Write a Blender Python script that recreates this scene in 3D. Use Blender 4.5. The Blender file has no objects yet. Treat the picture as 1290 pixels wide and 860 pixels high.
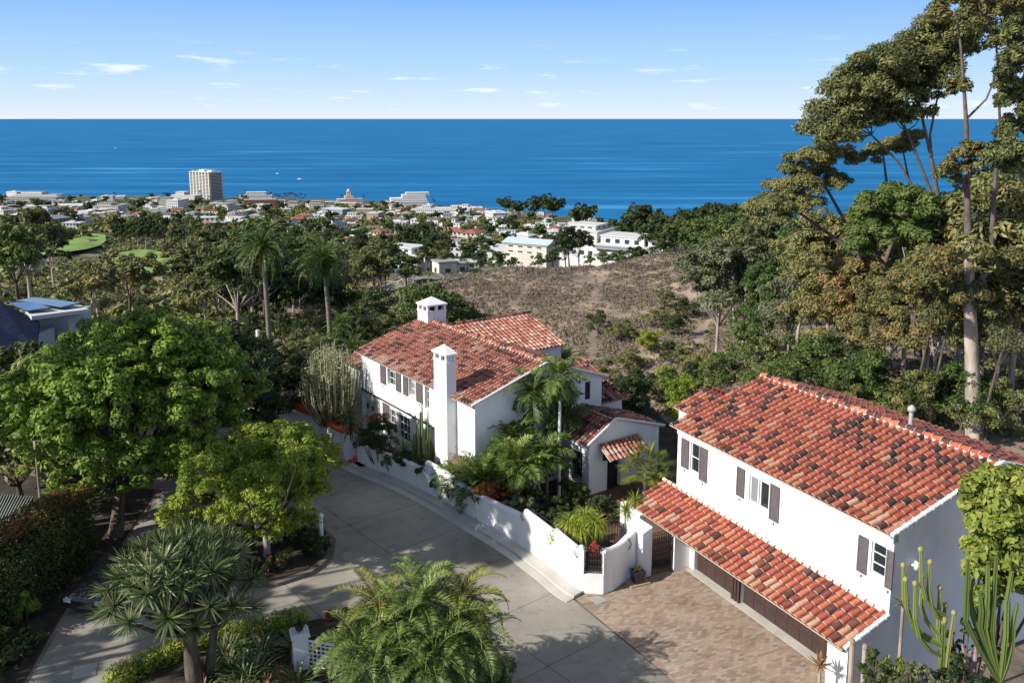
import bpy, math, random
import numpy as np
from mathutils import Vector, Matrix
sc = bpy.context.scene
R = math.radians
# ---------------------------------------------------------------- camera
PITCH = math.atan(196/1123.); CH = 20.0
cam = bpy.data.cameras.new('camera'); co = bpy.data.objects.new('camera', cam); sc.collection.objects.link(co)
co.location = (0, 0, CH); co.rotation_euler = (math.pi/2 - PITCH, 0, R(-0.1))
cam.sensor_width = 36; cam.lens = 1123*36/1290.; cam.shift_y = -85/1290.
cam.clip_start = 0.5; cam.clip_end = 300000
sc.camera = co
# ---------------------------------------------------------------- light
SAZ, SEL = R(25.5), R(32)          # shadows run this far off +X, sun this high
sd = Vector((-math.cos(SAZ)*math.cos(SEL), -math.sin(SAZ)*math.cos(SEL), math.sin(SEL)))
w = bpy.data.worlds.new("World"); sc.world = w; w.use_nodes = True
nt = w.node_tree; bg = nt.nodes['Background']
sky = nt.nodes.new('ShaderNodeTexSky'); sky.sky_type = 'NISHITA'; sky.sun_disc = False
sky.sun_elevation = SEL; sky.sun_rotation = math.atan2(sd.x, sd.y) % (2*math.pi)
sky.altitude = 150; sky.air_density = 1.0; sky.dust_density = 0.15; sky.ozone_density = 1.5
bg.inputs[1].default_value = 0.105
# faint low clouds over the horizon, fixed in the sky by direction
tc = nt.nodes.new('ShaderNodeTexCoord'); sp = nt.nodes.new('ShaderNodeSeparateXYZ'); nt.links.new(tc.outputs['Generated'], sp.inputs[0])
mp = nt.nodes.new('ShaderNodeMapping'); mp.inputs['Scale'].default_value = (9, 9, 62); mp.inputs['Location'].default_value = (3.3, 0.4, 0.6)
nt.links.new(tc.outputs['Generated'], mp.inputs[0])
nz = nt.nodes.new('ShaderNodeTexNoise'); nz.inputs['Scale'].default_value = 1.5; nz.inputs['Detail'].default_value = 6; nz.inputs['Roughness'].default_value = .55
nt.links.new(mp.outputs[0], nz.inputs['Vector'])
rp = nt.nodes.new('ShaderNodeValToRGB'); rp.color_ramp.elements[0].position = .60; rp.color_ramp.elements[1].position = .74
nt.links.new(nz.outputs[0], rp.inputs[0])
band = nt.nodes.new('ShaderNodeValToRGB'); e = band.color_ramp.elements
e[0].position = 0.0; e[0].color = (1, 1, 1, 1); e[1].position = .09; e[1].color = (0, 0, 0, 1); k = e.new(.045); k.color = (.9, .9, .9, 1)
nt.links.new(sp.outputs[2], band.inputs[0])
mu = nt.nodes.new('ShaderNodeMath'); mu.operation = 'MULTIPLY'; nt.links.new(rp.outputs[0], mu.inputs[0]); nt.links.new(band.outputs[0], mu.inputs[1])
K = .80/.105
low = nt.nodes.new('ShaderNodeValToRGB'); e = low.color_ramp.elements   # clear sea air: whitish at the horizon, blue above
e[0].position = 0; e[0].color = (.75, .84, .97, 1); e[1].position = .135; e[1].color = (.21, .46, .96, 1); k = e.new(.05); k.color = (.47, .70, .98, 1)
nt.links.new(sp.outputs[2], low.inputs[0])
sc1 = nt.nodes.new('ShaderNodeMixRGB'); sc1.blend_type = 'MULTIPLY'; sc1.inputs[0].default_value = 1; sc1.inputs[2].default_value = (K, K, K, 1); nt.links.new(low.outputs[0], sc1.inputs[1])
fade = nt.nodes.new('ShaderNodeMapRange'); fade.inputs[1].default_value = .13; fade.inputs[2].default_value = .45; nt.links.new(sp.outputs[2], fade.inputs[0])
m0 = nt.nodes.new('ShaderNodeMixRGB'); nt.links.new(fade.outputs[0], m0.inputs[0]); nt.links.new(sc1.outputs[0], m0.inputs[1]); hs = nt.nodes.new('ShaderNodeHueSaturation'); hs.inputs['Saturation'].default_value = .62; nt.links.new(sky.outputs[0], hs.inputs['Color']); nt.links.new(hs.outputs[0], m0.inputs[2])
mx = nt.nodes.new('ShaderNodeMixRGB'); mx.inputs[2].default_value = (8.3, 8.4, 8.7, 1)
m8 = nt.nodes.new('ShaderNodeMath'); m8.operation = 'MULTIPLY'; m8.inputs[1].default_value = .75; nt.links.new(mu.outputs[0], m8.inputs[0])
nt.links.new(m8.outputs[0], mx.inputs[0]); nt.links.new(m0.outputs[0], mx.inputs[1]); nt.links.new(mx.outputs[0], bg.inputs[0])
sun = bpy.data.lights.new('sun', 'SUN'); sun.energy = 5.0; sun.angle = R(.5); sun.color = (1, .95, .87)
so = bpy.data.objects.new('sun', sun); sc.collection.objects.link(so); so.rotation_euler = sd.to_track_quat('Z', 'Y').to_euler(); so.location = (-30, -10, 60)
sc.view_settings.view_transform = 'Standard'; sc.view_settings.look = 'None'; sc.view_settings.gamma = 1; sc.view_settings.exposure = .42
sc.cycles.max_bounces = 5; sc.cycles.diffuse_bounces = 3; sc.cycles.transparent_max_bounces = 4; sc.cycles.glossy_bounces = 2
sc.cycles.use_denoising = True
# ---------------------------------------------------------------- picking points of the plan
F, CX, PY = 1123., 645., 345.
C_, S_ = math.cos(PITCH), math.sin(PITCH)
def ray(px, py):
    X = (px-CX)/F; U = -(py-PY)/F
    return X, C_+S_*U, -S_+C_*U
def gz(px, py, z=0.0):
    r = ray(px, py); k = (z-CH)/r[2]; return Vector((r[0]*k, r[1]*k, z))
def aY(px, py, Y):
    r = ray(px, py); k = Y/r[1]; return Vector((r[0]*k, Y, CH+r[2]*k))
def proj(p):
    z = p[2]-CH; f = p[1]*C_-z*S_; u = p[1]*S_+z*C_
    return CX+F*p[0]/f, PY-F*u/f
# terrain heights: rows of distance, columns of bearing (as picture column)
TC = np.array([-300, 0, 200, 400, 550, 650, 800, 1000, 1200, 1600.])
TY = np.array([0, 56, 66, 80, 100, 125, 147, 168, 185, 220, 300, 450, 800, 1300, 1560, 1800, 2080, 2250, 3000.])
TZ = np.array([
 [0]*10, [0]*10,
 [-.3, -.3, 0, 0, -1, -2, -3, -1.2, -.8, 0],
 [-2, -2, -1, -1, -6, -9, -9, -3, -2, 0],
 [-4, -4, -4, -6, -11, -13, -12, -6, -4, 0],
 [-8, -8, -8, -12, -12, -11.5, -10.5, -8, -6, 0],
 [-11, -11, -11, -15, -10, -9.6, -9.1, -7.5, -5, 0],
 [-14, -14, -14, -17, -12, -9.6, -8.3, -6.5, -5, 0],
 [-16, -16, -16, -18, -15, -12, -10, -7, -5, 0],
 [-20, -20, -20, -21, -20, -19, -19, -12, -9, 0],
 [-27, -27, -27, -28, -30, -30, -31, -29, -25, -5],
 [-38, -38, -41, -47, -50, -51, -53, -55, -55, -40],
 [-74, -74, -76, -80, -82, -84, -90, -95, -100, -100],
 [-112, -112, -113, -116, -118, -122, -142, -150, -150, -150],
 [-128, -128, -130, -132, -136, -148, -163, -170, -170, -170],
 [-142, -142, -144, -148, -156, -166, -175, -180, -180, -180],
 [-160, -160, -158, -163, -172, -178, -180, -180, -180, -180],
 [-175]*10, [-180]*10], float)
def hz(x, y):
    y = max(y, .1); c = CX+F*x/max(y, 20.)
    c = min(max(c, -300), 1600); y = min(y, 2999.)
    i = int(np.searchsorted(TY, y, side='right')-1); j = int(np.searchsorted(TC, c, side='right')-1)
    i = min(i, len(TY)-2); j = min(j, len(TC)-2)
    a = (y-TY[i])/(TY[i+1]-TY[i]); b = (c-TC[j])/(TC[j+1]-TC[j])
    z = TZ[i, j]*(1-a)*(1-b)+TZ[i+1, j]*a*(1-b)+TZ[i, j+1]*(1-a)*b+TZ[i+1, j+1]*a*b
    amp = min(max((y-70)/60., 0), 1)
    z += amp*(.7*math.sin(x*.13+y*.05)+.6*math.sin(x*.071-y*.11+1.3)+.3*math.sin(x*.31+y*.23))*(1+max(0, min((y-250)/300., 1)))
    return z-.04
def onground(px, py):
    r = ray(px, py); lo = 5.; 
    y = 10.
    while y < 2600:
        k = y/r[1]
        if CH+r[2]*k <= hz(r[0]*k, y): break
        y *= 1.006
    for _ in range(1):
        pass
    k = y/r[1]; x = r[0]*k
    return Vector((x, y, hz(x, y)))
def at_col(px, Y):
    x = (px-CX)/F*Y*(C_+S_*(-.05+.2*min(Y, 300)/300)); return Vector((x, Y, hz(x, Y)))
# ---------------------------------------------------------------- materials
def mat(name, col, rough=.8, spec=.3, metal=0):
    m = bpy.data.materials.new(name); m.use_nodes = True; b = m.node_tree.nodes['Principled BSDF']
    b.inputs['Base Color'].default_value = (*col, 1); b.inputs['Roughness'].default_value = rough
    b.inputs['Specular IOR Level'].default_value = spec; b.inputs['Metallic'].default_value = metal
    return m
def N(m, t): return m.node_tree.nodes.new(t)
def L(m, a, b): m.node_tree.links.new(a, b)
def ramp(m, stops):
    r = N(m, 'ShaderNodeValToRGB'); e = r.color_ramp.elements
    e[0].position = stops[0][0]; e[0].color = (*stops[0][1], 1); e[1].position = stops[-1][0]; e[1].color = (*stops[-1][1], 1)
    for p, c in stops[1:-1]:
        k = e.new(p); k.color = (*c, 1)
    return r
def noisy(name, stops, scale=3., rough=.85, bump=.0, detail=6, spec=.25, stretch=None, bscale=None, dist=.05):
    m = mat(name, stops[0][1], rough, spec); b = m.node_tree.nodes['Principled BSDF']
    t = N(m, 'ShaderNodeTexCoord'); n = N(m, 'ShaderNodeTexNoise'); n.inputs['Scale'].default_value = scale; n.inputs['Detail'].default_value = detail
    src = t.outputs['Object']
    if stretch:
        q = N(m, 'ShaderNodeMapping'); q.inputs['Scale'].default_value = stretch; L(m, src, q.inputs[0]); src = q.outputs[0]
    L(m, src, n.inputs['Vector']); r = ramp(m, stops); L(m, n.outputs[0], r.inputs[0]); L(m, r.outputs[0], b.inputs['Base Color'])
    if bump:
        n2 = N(m, 'ShaderNodeTexNoise'); n2.inputs['Scale'].default_value = bscale or scale*6; n2.inputs['Detail'].default_value = 4; L(m, src, n2.inputs['Vector'])
        bp = N(m, 'ShaderNodeBump'); bp.inputs['Strength'].default_value = bump; bp.inputs['Distance'].default_value = dist; L(m, n2.outputs[0], bp.inputs['Height']); L(m, bp.outputs[0], b.inputs['Normal'])
    return m
def tinted(name, stops, rough=.75, spec=.25, transl=0., objvar=0., bump=0.):
    """colour picked per face from the 'tint' attribute"""
    m = mat(name, stops[0][1], rough, spec); b = m.node_tree.nodes['Principled BSDF']
    a = N(m, 'ShaderNodeAttribute'); a.attribute_name = 'tint'; r = ramp(m, stops)
    src = a.outputs['Fac']
    if objvar:
        oi = N(m, 'ShaderNodeObjectInfo'); q = N(m, 'ShaderNodeMath'); q.operation = 'MULTIPLY_ADD'; L(m, oi.outputs['Random'], q.inputs[0]); q.inputs[1].default_value = objvar; q.inputs[2].default_value = -objvar/2
        s2 = N(m, 'ShaderNodeMath'); s2.operation = 'ADD'; s2.use_clamp = True; L(m, q.outputs[0], s2.inputs[0]); L(m, src, s2.inputs[1]); src = s2.outputs[0]
    L(m, src, r.inputs[0]); L(m, r.outputs[0], b.inputs['Base Color'])
    if bump:
        t = N(m, 'ShaderNodeTexCoord'); n2 = N(m, 'ShaderNodeTexNoise'); n2.inputs['Scale'].default_value = 9; L(m, t.outputs['Object'], n2.inputs['Vector'])
        mm = N(m, 'ShaderNodeMixRGB'); mm.blend_type = 'MULTIPLY'; mm.inputs[0].default_value = bump
        rr = ramp(m, [(.3, (.45, .42, .4)), (.65, (1, 1, 1))]); L(m, n2.outputs[0], rr.inputs[0]); L(m, r.outputs[0], mm.inputs[1]); L(m, rr.outputs[0], mm.inputs[2]); L(m, mm.outputs[0], b.inputs['Base Color'])
    if transl:
        tr = N(m, 'ShaderNodeBsdfTranslucent'); L(m, r.outputs[0], tr.inputs[0]); mix = N(m, 'ShaderNodeMixShader'); mix.inputs[0].default_value = transl
        out = m.node_tree.nodes['Material Output']; L(m, b.outputs[0], mix.inputs[1]); L(m, tr.outputs[0], mix.inputs[2]); L(m, mix.outputs[0], out.inputs[0])
    return m
STUCCO = noisy('white_stucco', [(.28, (.66, .65, .62)), (.42, (.76, .755, .74)), (.6, (.82, .815, .80)), (.8, (.78, .77, .75))], .9, .9, .35, stretch=(1, 1, .5), bscale=30, dist=.01)
STUCCO_S = noisy('streaked_stucco', [(.25, (.62, .60, .56)), (.45, (.76, .75, .73)), (.75, (.81, .80, .78))], 1.1, .9, .3, stretch=(1, 1, .35), bscale=26, dist=.012)
TILE = tinted('barrel_tile', [(0, (.04, .032, .032)), (.12, (.12, .055, .045)), (.25, (.35, .09, .06)), (.5, (.48, .12, .075)), (.72, (.54, .17, .095)), (.88, (.57, .25, .15)), (1, (.60, .36, .25))], .8, .2, bump=.45)
TILE_D = tinted('barrel_tile_weathered', [(0, (.04, .03, .03)), (.25, (.18, .065, .05)), (.45, (.35, .11, .075)), (.7, (.46, .18, .12)), (1, (.56, .36, .27))], .85, .2, bump=.5)
TRAY = noisy('tile_channel', [(.35, (.07, .04, .03)), (.7, (.20, .09, .06))], 5, .9)
MORTAR = noisy('tile_mortar', [(.3, (.50, .42, .34)), (.7, (.66, .58, .50))], 7, .9)
GLASS = mat('window_glass', (.02, .026, .03), .08, .8)
GLASS_L = mat('pale_grey_glass', (.22, .23, .24), .25, .6)  # one even light grey over the whole pane
SHUT = noisy('grey_shutter_paint', [(.3, (.095, .085, .09)), (.7, (.13, .115, .12))], 5, .6)
TRIM = mat('white_trim', (.75, .75, .74), .5)
IRON = mat('black_iron', (.015, .015, .017), .45, .5)
BROWN = noisy('brown_door_paint', [(.3, (.050, .030, .026)), (.7, (.062, .038, .032))], 2, .6)
DARKWOOD = noisy('dark_wood', [(.3, (.02, .013, .01)), (.7, (.05, .03, .02))], 4, .6)
REDP = noisy('red_coping_paint', [(.3, (.48, .07, .045)), (.7, (.58, .10, .06))], 3, .7)
BARK = noisy('brown_bark', [(.3, (.06, .045, .035)), (.7, (.16, .13, .10))], 6, .95, .5, stretch=(1, 1, .3))
BARKD = noisy('dark_limb_bark', [(.3, (.085, .065, .06)), (.7, (.17, .135, .12))], 3, .9)
BARKP = noisy('pale_eucalyptus_bark', [(.3, (.16, .11, .08)), (.5, (.38, .32, .27)), (.75, (.55, .50, .44))], 1.6, .85, .2, stretch=(1, 1, .25))
BARKG = noisy('grey_palm_bark', [(.3, (.10, .08, .065)), (.7, (.25, .22, .18))], 2, .95, .4, stretch=(.3, .3, 5))
def leafm(name, cs, transl=.22, objvar=.35, rough=.6):
    n = len(cs); return tinted(name, [(i/(n-1), c) for i, c in enumerate(cs)], rough, .3, transl, objvar)
LF_BRIGHT = leafm('bright_green_leaf', [(.03, .06, .011), (.085, .155, .017), (.17, .255, .03), (.30, .38, .055)])
LF_YELLOW = leafm('yellow_green_leaf', [(.06, .10, .015), (.16, .24, .025), (.31, .36, .04), (.46, .42, .06)])
LF_DARK = leafm('dark_green_leaf', [(.014, .026, .009), (.034, .055, .016), (.06, .085, .024), (.10, .125, .035)])
LF_EUC = leafm('olive_eucalyptus_leaf', [(.04, .055, .022), (.10, .12, .042), (.18, .19, .065), (.28, .27, .095), (.31, .21, .09)])
LF_EUCB = leafm('russet_eucalyptus_leaf', [(.04, .055, .02), (.10, .115, .04), (.17, .17, .055), (.26, .20, .07), (.33, .18, .08)])
LF_EUCG = leafm('green_eucalyptus_leaf', [(.025, .05, .014), (.065, .11, .024), (.115, .165, .036), (.18, .21, .06)])
LF_GREY = leafm('grey_green_leaf', [(.06, .07, .035), (.12, .135, .07), (.19, .205, .11), (.28, .28, .17)])
LF_PALM = leafm('palm_frond_green', [(.02, .035, .01), (.06, .10, .022), (.13, .19, .04), (.28, .31, .08)], .15, .2, .45)
LF_PALMY = leafm('yellow_palm_frond', [(.04, .055, .01), (.12, .14, .02), (.22, .22, .03), (.34, .30, .06)], .2, .2, .45)
LF_SWORD = leafm('sword_leaf', [(.025, .04, .018), (.06, .10, .03), (.13, .17, .06), (.28, .27, .13)], .12, .3, .4)
LF_RED = leafm('rust_and_red_leaf', [(.06, .05, .012), (.14, .07, .02), (.28, .08, .03), (.45, .12, .05)])
LF_HEDGE = leafm('hedge_leaf', [(.02, .035, .010), (.04, .065, .016), (.08, .11, .026), (.15, .15, .035)])
CACT = leafm('cactus_skin', [(.04, .07, .02), (.09, .13, .03), (.16, .20, .05), (.30, .27, .08)], 0., .2, .6)
FLOWER = leafm('red_petal', [(.35, .03, .02), (.5, .06, .04), (.6, .12, .08), (.5, .2, .15)])
# ---------------------------------------------------------------- mesh helper
class MB:
    def __init__(s): s.v = []; s.f = []; s.m = []; s.t = []; s.n = 0
    def add(s, v, f, m=0, t=.5):
        v = np.asarray(v, float).reshape(-1, 3); f = np.asarray(f, int)
        s.v.append(v); s.f.append(f+s.n); k = len(f); s.m.append(np.broadcast_to(m, k).astype(int)); s.t.append(np.broadcast_to(t, k).astype(float)); s.n += len(v)
    def poly(s, pts, m=0, t=.5): s.add(pts, [list(range(len(pts)))], m, t)
    def box(s, a, b, m=0, t=.5, xf=None):
        x0, y0, z0 = a; x1, y1, z1 = b
        v = np.array([(x0, y0, z0), (x1, y0, z0), (x1, y1, z0), (x0, y1, z0), (x0, y0, z1), (x1, y0, z1), (x1, y1, z1), (x0, y1, z1)], float)
        if xf is not None: v = xf(v)
        s.add(v, [(0, 3, 2, 1), (4, 5, 6, 7), (0, 1, 5, 4), (1, 2, 6, 5), (2, 3, 7, 6), (3, 0, 4, 7)], m, t)
    def prism(s, pts, z0, z1, m=0, t=.5):
        n = len(pts); z0 = np.broadcast_to(z0, n); z1 = np.broadcast_to(z1, n)
        v = [(p[0], p[1], a) for p, a in zip(pts, z0)]+[(p[0], p[1], a) for p, a in zip(pts, z1)]
        s.add(v, [(i, (i+1) % n, n+(i+1) % n, n+i) for i in range(n)], m, t)
        s.add(v, [list(range(n, 2*n))], m, t); s.add(v, [list(range(n-1, -1, -1))], m, t)
    def tube(s, pts, rad, k=8, m=0, t=.5, cap=True, rib=0.):
        P = [Vector(p) for p in pts]; rad = np.broadcast_to(rad, len(P)); vs = []
        up = Vector((.31, .17, .93))
        for i, p in enumerate(P):
            d = (P[min(i+1, len(P)-1)]-P[max(i-1, 0)]).normalized()
            a = d.cross(up if abs(d.dot(up)) < .95 else Vector((1, 0, 0))).normalized(); b = d.cross(a)
            for j in range(k):
                q = 2*math.pi*j/k; vs.append(p+(a*math.cos(q)+b*math.sin(q))*rad[i]*(1-rib*(j % 2)))
        fs = [(i*k+j, i*k+(j+1) % k, (i+1)*k+(j+1) % k, (i+1)*k+j) for i in range(len(P)-1) for j in range(k)]
        s.add([tuple(x) for x in vs], fs, m, t)
        if cap:
            s.add([tuple(x) for x in vs[-k:]], [list(range(k))], m, t); s.add([tuple(x) for x in vs[:k]], [list(range(k-1, -1, -1))], m, t)
    def lathe(s, prof, k=16, m=0, t=.5, c=(0, 0, 0)):
        vs = [(c[0]+r*math.cos(2*math.pi*j/k), c[1]+r*math.sin(2*math.pi*j/k), c[2]+z) for r, z in prof for j in range(k)]
        s.add(vs, [(i*k+j, i*k+(j+1) % k, (i+1)*k+(j+1) % k, (i+1)*k+j) for i in range(len(prof)-1) for j in range(k)], m, t)
    def mesh(s, name, mats, smooth=False):
        V = np.concatenate(s.v); me = bpy.data.meshes.new(name)
        me.vertices.add(len(V)); me.vertices.foreach_set('co', V.ravel())
        lv = np.concatenate([f.ravel() for f in s.f]); tot = np.concatenate([np.full(len(f), f.shape[1]) for f in s.f])
        st = np.concatenate([[0], np.cumsum(tot)[:-1]])
        me.loops.add(len(lv)); me.loops.foreach_set('vertex_index', lv.astype(np.int32))
        me.polygons.add(len(tot)); me.polygons.foreach_set('loop_start', st.astype(np.int32)); me.polygons.foreach_set('loop_total', tot.astype(np.int32))
        me.polygons.foreach_set('material_index', np.concatenate(s.m).astype(np.int32))
        me.polygons.foreach_set('use_smooth', np.full(len(tot), bool(smooth)))
        for x in (mats if isinstance(mats, (list, tuple)) else [mats]): me.materials.append(x)
        a = me.attributes.new('tint', 'FLOAT', 'FACE'); a.data.foreach_set('value', np.concatenate(s.t).astype(np.float32))
        me.update(calc_edges=True); me.validate(); return me
    def build(s, name, mats, parent=None, smooth=False):
        return obj(name, s.mesh(name, mats, smooth), parent)
def obj(name, me, parent=None):
    o = bpy.data.objects.new(name, me); sc.collection.objects.link(o)
    if parent is not None: o.parent = parent
    return o
def tag(o, label, cat, group=None):
    o['label'] = label; o['category'] = cat
    if group: o['group'] = group
    return o
def thing(name, label, cat, loc=(0, 0, 0), rz=0, group=None):
    o = bpy.data.objects.new(name, None); sc.collection.objects.link(o); o.location = loc; o.rotation_euler = (0, 0, rz); o.empty_display_size = .3
    return tag(o, label, cat, group)
def struct(o, kind='structure'): o['kind'] = kind; return o
def dup(root, loc, rz=0, sc_=1., label=None, group=None, sz=None):
    r = root.copy(); sc.collection.objects.link(r); r.location = loc; r.rotation_euler = (0, 0, rz); r.scale = (sc_, sc_, sz or sc_)
    if label: r['label'] = label
    if group: r['group'] = group
    for ch in root.children:
        c = ch.copy(); sc.collection.objects.link(c); c.parent = r
    return r
rng = np.random.default_rng(7)
random.seed(7)
# ---------------------------------------------------------------- foliage generators
def rdir(n, rg):
    v = rg.normal(size=(n, 3)); return v/np.linalg.norm(v, axis=1)[:, None]
def leaves(mb, blobs, n, size, rg, shell=.75, align=.55, aspect=.5, bias=.25, m=0, lowcut=-.75, tint=(.0, 1.)):
    """n leaf-sized faces spread over the shells of ellipsoid clumps; blobs rows: cx cy cz rx ry rz"""
    B = np.asarray(blobs, float); wt = (B[:, 3]*B[:, 4]*B[:, 5])**(2/3.); idx = rg.choice(len(B), n, p=wt/wt.sum())
    d = rdir(n, rg); low = d[:, 2] < lowcut; d[low, 2] *= -1
    r = shell+(1-shell)*rg.random(n); r *= 1+.10*rg.normal(size=n)
    P = B[idx, :3]+d*B[idx, 3:6]*r[:, None]
    nn = d*align+rdir(n, rg)*(1-align)+np.array([0, 0, bias]); nn /= np.linalg.norm(nn, axis=1)[:, None]
    a = np.cross(nn, rdir(n, rg)); a /= np.linalg.norm(a, axis=1)[:, None]; b = np.cross(nn, a)
    s = size*(.6+.8*rg.random(n))[:, None]
    v = np.stack([P-a*s, P-b*s*aspect, P+a*s, P+b*s*aspect], 1).reshape(-1, 3)
    bt = rg.random(len(B))*.4
    t = np.clip(tint[0]+(tint[1]-tint[0])*(bt[idx]+.6*rg.random(n)), 0, 1)
    mb.add(v, np.arange(4*n).reshape(-1, 4), m, t)
def sub(blobs, k, ratio, rg, jit=.2):
    """k smaller clumps over the shell of each clump"""
    out = []
    for b in blobs:
        d = rdir(k, rg)
        d[:, 2] = np.where(d[:, 2] < -.55, -d[:, 2], d[:, 2])
        for q in d:
            rr = ratio*(.7+.6*rg.random()); f = 1-rr*.6+jit*(rg.random()-.5)
            out.append([b[0]+q[0]*b[3]*f, b[1]+q[1]*b[4]*f, b[2]+q[2]*b[5]*f, b[3]*rr, b[4]*rr, b[5]*rr*.85])
    return out
def trunk_mb(mb, base, blobs, r0, rg, split=.45, k=8, m=0, lean=(0, 0), nl=None):
    B = np.asarray(blobs, float); c = B[:, :3].mean(0); base = np.array(base, float)
    fork = base+(c-base)*split+np.array([lean[0], lean[1], 0])
    mid = (base+fork)/2+np.array([lean[0]*.3, lean[1]*.3, 0])
    mb.tube([base-np.array([0, 0, .3]), base+np.array([0, 0, .1]), mid, fork], [r0*1.35, r0*1.1, r0*.9, r0*.75], k, m)
    sel = range(len(B)) if nl is None else rg.choice(len(B), min(nl, len(B)), replace=False)
    for i in sel:
        e = B[i, :3]; q = fork+(e-fork)*.5+rg.normal(size=3)*.06*np.linalg.norm(e-fork); q[2] -= .05*np.linalg.norm(e-fork)
        mb.tube([fork-(fork-mid)*.08, q, e], [r0*.5, r0*.3, r0*.10], 5, m, cap=False)
def make_tree(name, label, cat, base, blobs, leafmat, n, size, r0, barkmat=BARK, seed=1, subk=7, subr=.38, split=.45, lean=(0, 0), group=None, world=True, nl=None, aspect=.5, align=.55, shell=.6):
    rg = np.random.default_rng(seed); base = np.array(base, float)
    B = np.array(blobs, float)
    if world: B = B.copy(); B[:, :3] -= base
    t = thing(name, label, cat, tuple(base), 0, group)
    S = sub(B, subk, subr, rg) if subk else B
    mb = MB(); leaves(mb, S, n, size, rg, shell=shell, aspect=aspect, align=align); 
    mb.build('crown', leafmat, t)
    mb = MB(); trunk_mb(mb, (0, 0, 0), B, r0, rg, split, lean=lean, nl=nl); mb.build('trunk', barkmat, t, True)
    return t
def bush(name, label, cat, base, blobs, leafmat, n, size, seed=1, subk=6, subr=.4, group=None, aspect=.5, flower=0):
    rg = np.random.default_rng(seed); base = np.array(base, float); B = np.array(blobs, float)
    mb = MB(); leaves(mb, sub(B, subk, subr, rg) if subk else B, n, size, rg, shell=.5, aspect=aspect, lowcut=-.9)
    mats = [leafmat]
    if flower: mats.append(FLOWER); leaves(mb, B, flower, size*.8, rg, shell=.95, m=1)
    # a few stems inside
    for i in range(len(B)):
        mb.tube([(B[i, 0]*.3, B[i, 1]*.3, -.05), tuple(B[i, :3])], [.05, .02], 5, len(mats), cap=False)
    mats.append(BARK)
    o = mb.build(name, mats); o.location = base; return tag(o, label, cat, group)
def frond(mb, o, az, el, Ln, droop, rg, nl=26, ll=.45, wd=.035, tint=(.2, .9), vee=.5, m=0, curl=0., hang=.3):
    """one feather frond: arched midrib with leaflet pairs"""
    o = np.array(o, float); h = np.array([math.cos(az), math.sin(az), 0]); side = np.array([-math.sin(az), math.cos(az), 0]); z = np.array([0, 0, 1.])
    pts = []; p = o.copy(); e = el; N_ = 9; ds = Ln/N_
    for i in range(N_+1):
        pts.append(p.copy()); p = p+(h*math.cos(e)+z*math.sin(e))*ds+side*curl*ds*i/N_; e -= droop/N_*(.5+i/N_)
    pts = np.array(pts)
    mb.tube([tuple(q) for q in pts], list(np.linspace(.03, .008, N_+1)*Ln/2.2), 4, m, tint[1]*.9, cap=False)
    u = np.linspace(.12, .99, nl); ii = u*N_; i0 = np.minimum(ii.astype(int), N_-1); fr = (ii-i0)[:, None]
    P = pts[i0]*(1-fr)+pts[i0+1]*fr; T = pts[i0+1]-pts[i0]; T /= np.linalg.norm(T, axis=1)[:, None]
    Nn = np.cross(T, side); Nn *= np.sign(Nn[:, 2:3]+1e-6)
    for sgn in (-1, 1):
        ln = ll*np.sin(np.clip(u*1.08+.12, 0, 1)*math.pi)**.6*(.85+.3*rg.random(nl))
        D = side*sgn*.85+T*.5+Nn*(vee*(.6+.8*rg.random(nl)))[:, None]-z*(hang*rg.random(nl))[:, None]; D /= np.linalg.norm(D, axis=1)[:, None]
        E_ = P+D*ln[:, None]; E_[:, 2] -= ln*hang*.7; Wd = T*wd
        M_ = P+D*(ln*.5)[:, None]+Nn*.02
        v = np.stack([P-Wd*.5, M_-Wd, E_, M_+Wd], 1).reshape(-1, 3)
        t = tint[0]+(tint[1]-tint[0])*(.3*rg.random()+.7*rg.random(nl))
        mb.add(v, np.arange(4*nl).reshape(-1, 4), m, t)
def palm_crown(mb, o, n, Ln, rg, ll=.5, el=(1.35, -.35), droop=1.5, nl=26, wd=.04, tint=(.2, .9), m=0, vee=.45, hang=.3):
    for i in range(n):
        f = i/max(n-1, 1); e = el[0]+(el[1]-el[0])*f**.8+rg.normal()*.07
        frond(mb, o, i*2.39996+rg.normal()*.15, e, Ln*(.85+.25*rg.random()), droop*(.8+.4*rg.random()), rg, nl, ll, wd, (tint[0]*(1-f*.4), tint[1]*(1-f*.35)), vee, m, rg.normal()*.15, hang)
def blades(mb, o, n, Ln, wd, rg, el=(1.45, -.2), droop=.5, tint=(.2, .9), m=0, seg=3):
    """rosette of sword-shaped leaves"""
    o = np.array(o, float); i = np.arange(n); az = i*2.39996+rg.normal(size=n)*.15; e = el[0]+(el[1]-el[0])*(i/max(n-1, 1))**.75+rg.normal(size=n)*.08
    ln = Ln*(.8+.35*rg.random(n)); side = np.stack([-np.sin(az), np.cos(az), np.zeros(n)], 1)
    P = np.repeat(o[None], n, 0)+0.; w0 = wd; rows = []
    prof = [.55, 1., .8, 0.02] if seg == 3 else [.6, 1., .02]
    for s in range(seg+1):
        rows.append((P-side*w0*prof[s], P+side*w0*prof[s]))
        d = np.stack([np.cos(az)*np.cos(e), np.sin(az)*np.cos(e), np.sin(e)], 1); P = P+d*(ln/seg)[:, None]; e = e-droop/seg
    v = np.stack([q for r in rows for q in r], 1).reshape(-1, 3); k = 2*(seg+1)
    f = np.concatenate([np.stack([i*k+2*s, i*k+2*s+1, i*k+2*s+3, i*k+2*s+2], 1) for s in range(seg)])
    t = np.tile(tint[0]+(tint[1]-tint[0])*rg.random(n), seg)
    mb.add(v, f, m, t)
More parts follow.
